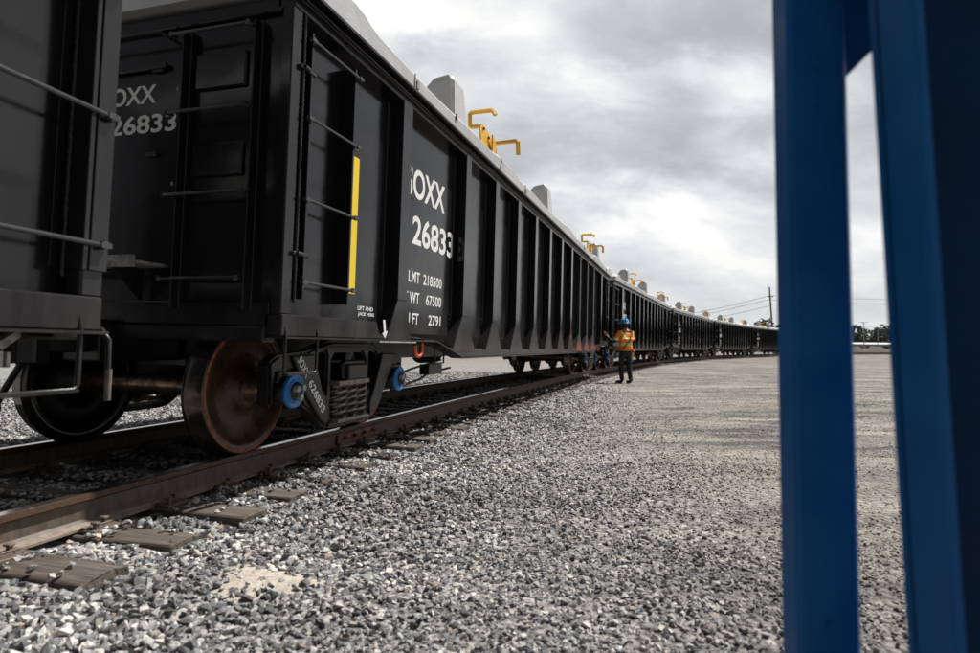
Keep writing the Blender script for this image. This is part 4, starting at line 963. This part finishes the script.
mb.add(vs, [tuple(range(n_)), tuple(range(2*n_-1, n_-1, -1))]+[(i_, i_+n_, (i_+1) % n_+n_, (i_+1) % n_) for i_ in range(n_)]); mb.build('gusset', BLUE, tr, bevel=.002)
for (px_, z_) in ((.515, 1.18), (.515, 1.25), (.515, .34)):
    MB().lathe([(0, .001), (0, .007), (-.006, .007), (-.006, .001)], 'y', (px_-tr.location.x+.03, 1.0-tr.location.y, z_-tr.location.z), 6, sm=False).build('bolt', BLUE, tr)
# right-hand pair of legs, outside the picture
tpart('leg', [Vector((1.30, 1.0, zb_)), Vector((1.394, 1.0, zb_)), Vector((1.394, 1.0, 1.382)), Vector((1.30, 1.0, 1.382))], [Vector((1.30, 1.062, zb_)), Vector((1.394, 1.062, zb_)), Vector((1.394, 1.062, 1.382)), Vector((1.30, 1.062, 1.382))])
for (x0, x1, ya, yb_) in ((.47, .615, .975, 1.085), (.60, .83, .775, .95)):
    o = MB().box(x0-o_.x, x1-o_.x, ya-o_.y, yb_-o_.y, -.005, .008).build('foot_plate', BLUE, tr)

# ------------------------------------------------------------------ far background
def pole(x, y, h, r_, name, label, cat, m, tilt=0, grp=None):
    o = empty(name, (x, y, -.3)); tag(o, label, cat, grp); MB().tube([(0, 0, 0), (tilt*.5, 0, h*.5), (tilt, 0, h)], r_, 8, rs=[r_, r_*.85, r_*.7]).build('pole', m, o); return o
up = pole(51.0, 110, 12.1, .19, 'utility_pole', 'tall wooden utility pole with a small transformer rising behind the far rail cars', 'utility pole', CONC, -.65)
mb = MB(); mb.lathe([(0, .001), (0, .25), (.8, .25), (.85, .1), (.85, .001)], 'z', (-.75, -.2, 5.6), 12); mb.build('transformer', GREYM, up)
mb = MB(); mb.box(-1.0, .0, -.06, .06, 10.3, 10.45); mb.box(-.75, -.1, -.05, .05, 6.5, 6.58); mb.build('crossarm', CONC, up)
mb = MB(); [mb.lathe([(0, .001), (0, .06), (.18, .05), (.18, .001)], 'z', (q, 0, 10.45), 8) for q in (-.95, -.5, -.05)]; mb.build('insulator', GREYM, up)
up2 = pole(8, 170, 12, .19, 'utility_pole', 'wooden utility pole far off behind the train, hidden by the rail cars', 'utility pole', CONC)
up3 = pole(104, 96, 12, .19, 'utility_pole', 'wooden utility pole out beyond the right edge of the yard', 'utility pole', CONC)
wlab = ['upper thin power line sagging left from the utility pole', 'middle thin power line sagging left from the utility pole', 'lower thin power line sagging left from the utility pole']
def wire(a, b, sag, r_, lab):
    pts = [Vector(a).lerp(Vector(b), k/16)+Vector((0, 0, -sag*4*(k/16)*(1-k/16))) for k in range(17)]
    tag(MB().tube(pts, r_, 4, caps=False).build('power_line', WIREM), lab, 'power line', 'overhead power lines')
for k, z in enumerate((10.3, 9.7, 8.6)): wire((50.5+.2*k, 110, z), (8, 170, z-1.0), 3.4, .035, wlab[k])
wlab = ['upper power line seen between the two blue posts', 'middle power line seen between the two blue posts', 'low power line just above the trees between the two blue posts']
for k, (z, z2) in enumerate(((10.3, 10.2), (9.5, 9.4), (4.9, 4.6))): wire((50.5, 110, z), (104, 96, z2), 1.0 if k < 2 else .3, .03, wlab[k])
lp = pole(85.5, 140, 7.3, .11, 'light_pole', 'pale light pole in front of the trees between the two blue posts', 'light pole', GREYM)
MB().tube([(0, 0, 7.1), (-.6, 0, 7.35), (-1.0, 0, 7.3)], .07, 6).tube([(0, 0, 7.1), (.6, 0, 7.35), (1.0, 0, 7.3)], .07, 6).build('lamp_arm', GREYM, lp)
lp2 = pole(95, 150, 5.6, .09, 'light_pole', 'shorter curved light pole right of the taller pale one', 'light pole', GREYM)
MB().tube([(0, 0, 5.4), (.2, 0, 5.9), (.9, 0, 6.1), (1.7, 0, 6.1)], .06, 6).build('lamp_arm', GREYM, lp2)
bd = empty('long_building', (96, 156, -.3)); tag(bd, 'long low building with a white roof edge below the far trees', 'building')
MB().box(-26, 26, 0, 9, 0, 2.3).build('wall', WALLG, bd); MB().prism([(-.4, 2.3), (9.4, 2.3), (9.4, 2.45), (2.5, 2.8), (-.4, 2.42)], -26.3, 26.3).build('roof', WROOF, bd)
mb = MB(); [mb.box(q, q+1.4, -.03, 0.02, .9, 1.8) for q in range(-24, 24, 4)]; mb.build('windows', BLACKR, bd)
# earth mound and grass verge
gx2, gy2 = np.meshgrid(np.linspace(-26, 26, 60), np.linspace(-5, 5, 16)); hh = (1.45*np.exp(-((gx2-2)/11)**4)*np.exp(-(gy2/3.0)**2)*(1+.25*np.sin(gx2*1.3)+.15*np.sin(gx2*3.1+gy2)))-.32
ii = np.arange(59)[None, :]+np.arange(15)[:, None]*60; tag(np_mesh('mound', np.stack([gx2.ravel()+82, gy2.ravel()+132, hh.ravel()], 1), np.stack([ii, ii+1, ii+61, ii+60], -1).reshape(-1, 4), MOUND), kind='structure')
def blades(name, n, xr, yr, h, m, lab, cat):
    x = rng.uniform(*xr, n); y = rng.uniform(*yr, n); a = rng.uniform(0, 6.28, n); hh = h*rng.uniform(.4, 1, n); w = h*.35
    dx, dy = np.cos(a)*w, np.sin(a)*w; z = np.full(n, -.28)
    V = np.stack([np.stack([x-dx, y-dy, z], 1), np.stack([x+dx, y+dy, z], 1), np.stack([x+dx*.3, y+dy*.3, z+hh], 1)], 1).reshape(-1, 3)
    return tag(np_mesh(name, V, np.arange(n*3).reshape(-1, 3), m, False), lab, cat, kind='stuff')
blades('grass', 9000, (58, 125), (122, 126.5), .55, DRYG, 'yellowed grass verge along the foot of the earth mound', 'grass')
# far wood
def wood_mass():
    Vs = []; n_cl = 900
    for q in range(n_cl):
        t = rng.uniform(0, 1); bearing = R(-75+150*t); dist = 215+rng.uniform(-12, 30)
        cx, cy = math.sin(bearing)*dist, math.cos(bearing)*dist; H = rng.uniform(6.0, 9.5)*(1+.12*math.sin(bearing*31)); rad = rng.uniform(2.2, 4.2)
        n = 230; d = rng.normal(size=(n, 3)); d /= np.linalg.norm(d, axis=1)[:, None]; rr_ = rng.uniform(.55, 1, (n, 1))**.5
        lump = 1+.25*np.sin(d[:, :1]*5+q)*np.sin(d[:, 1:2]*4+q*2)
        P = d*rr_*lump*np.array([rad, rad, H*.46])+np.array([cx, cy, H*.52]); a = rng.normal(size=(n, 3)); b = rng.normal(size=(n, 3)); sz = .6
        a = a/np.linalg.norm(a, axis=1)[:, None]*sz; b = b/np.linalg.norm(b, axis=1)[:, None]*sz
        Vs.append(np.stack([P-a, P+b, P+a, P-b], 1).reshape(-1, 3))
    V = np.concatenate(Vs); V[:, 2] = np.maximum(V[:, 2], -.3); return V
V = wood_mass(); tag(np_mesh('woods', V, np.arange(len(V)).reshape(-1, 4), LEAF, False), 'dark far-off wood along the horizon beyond the yard', 'woods', kind='stuff')
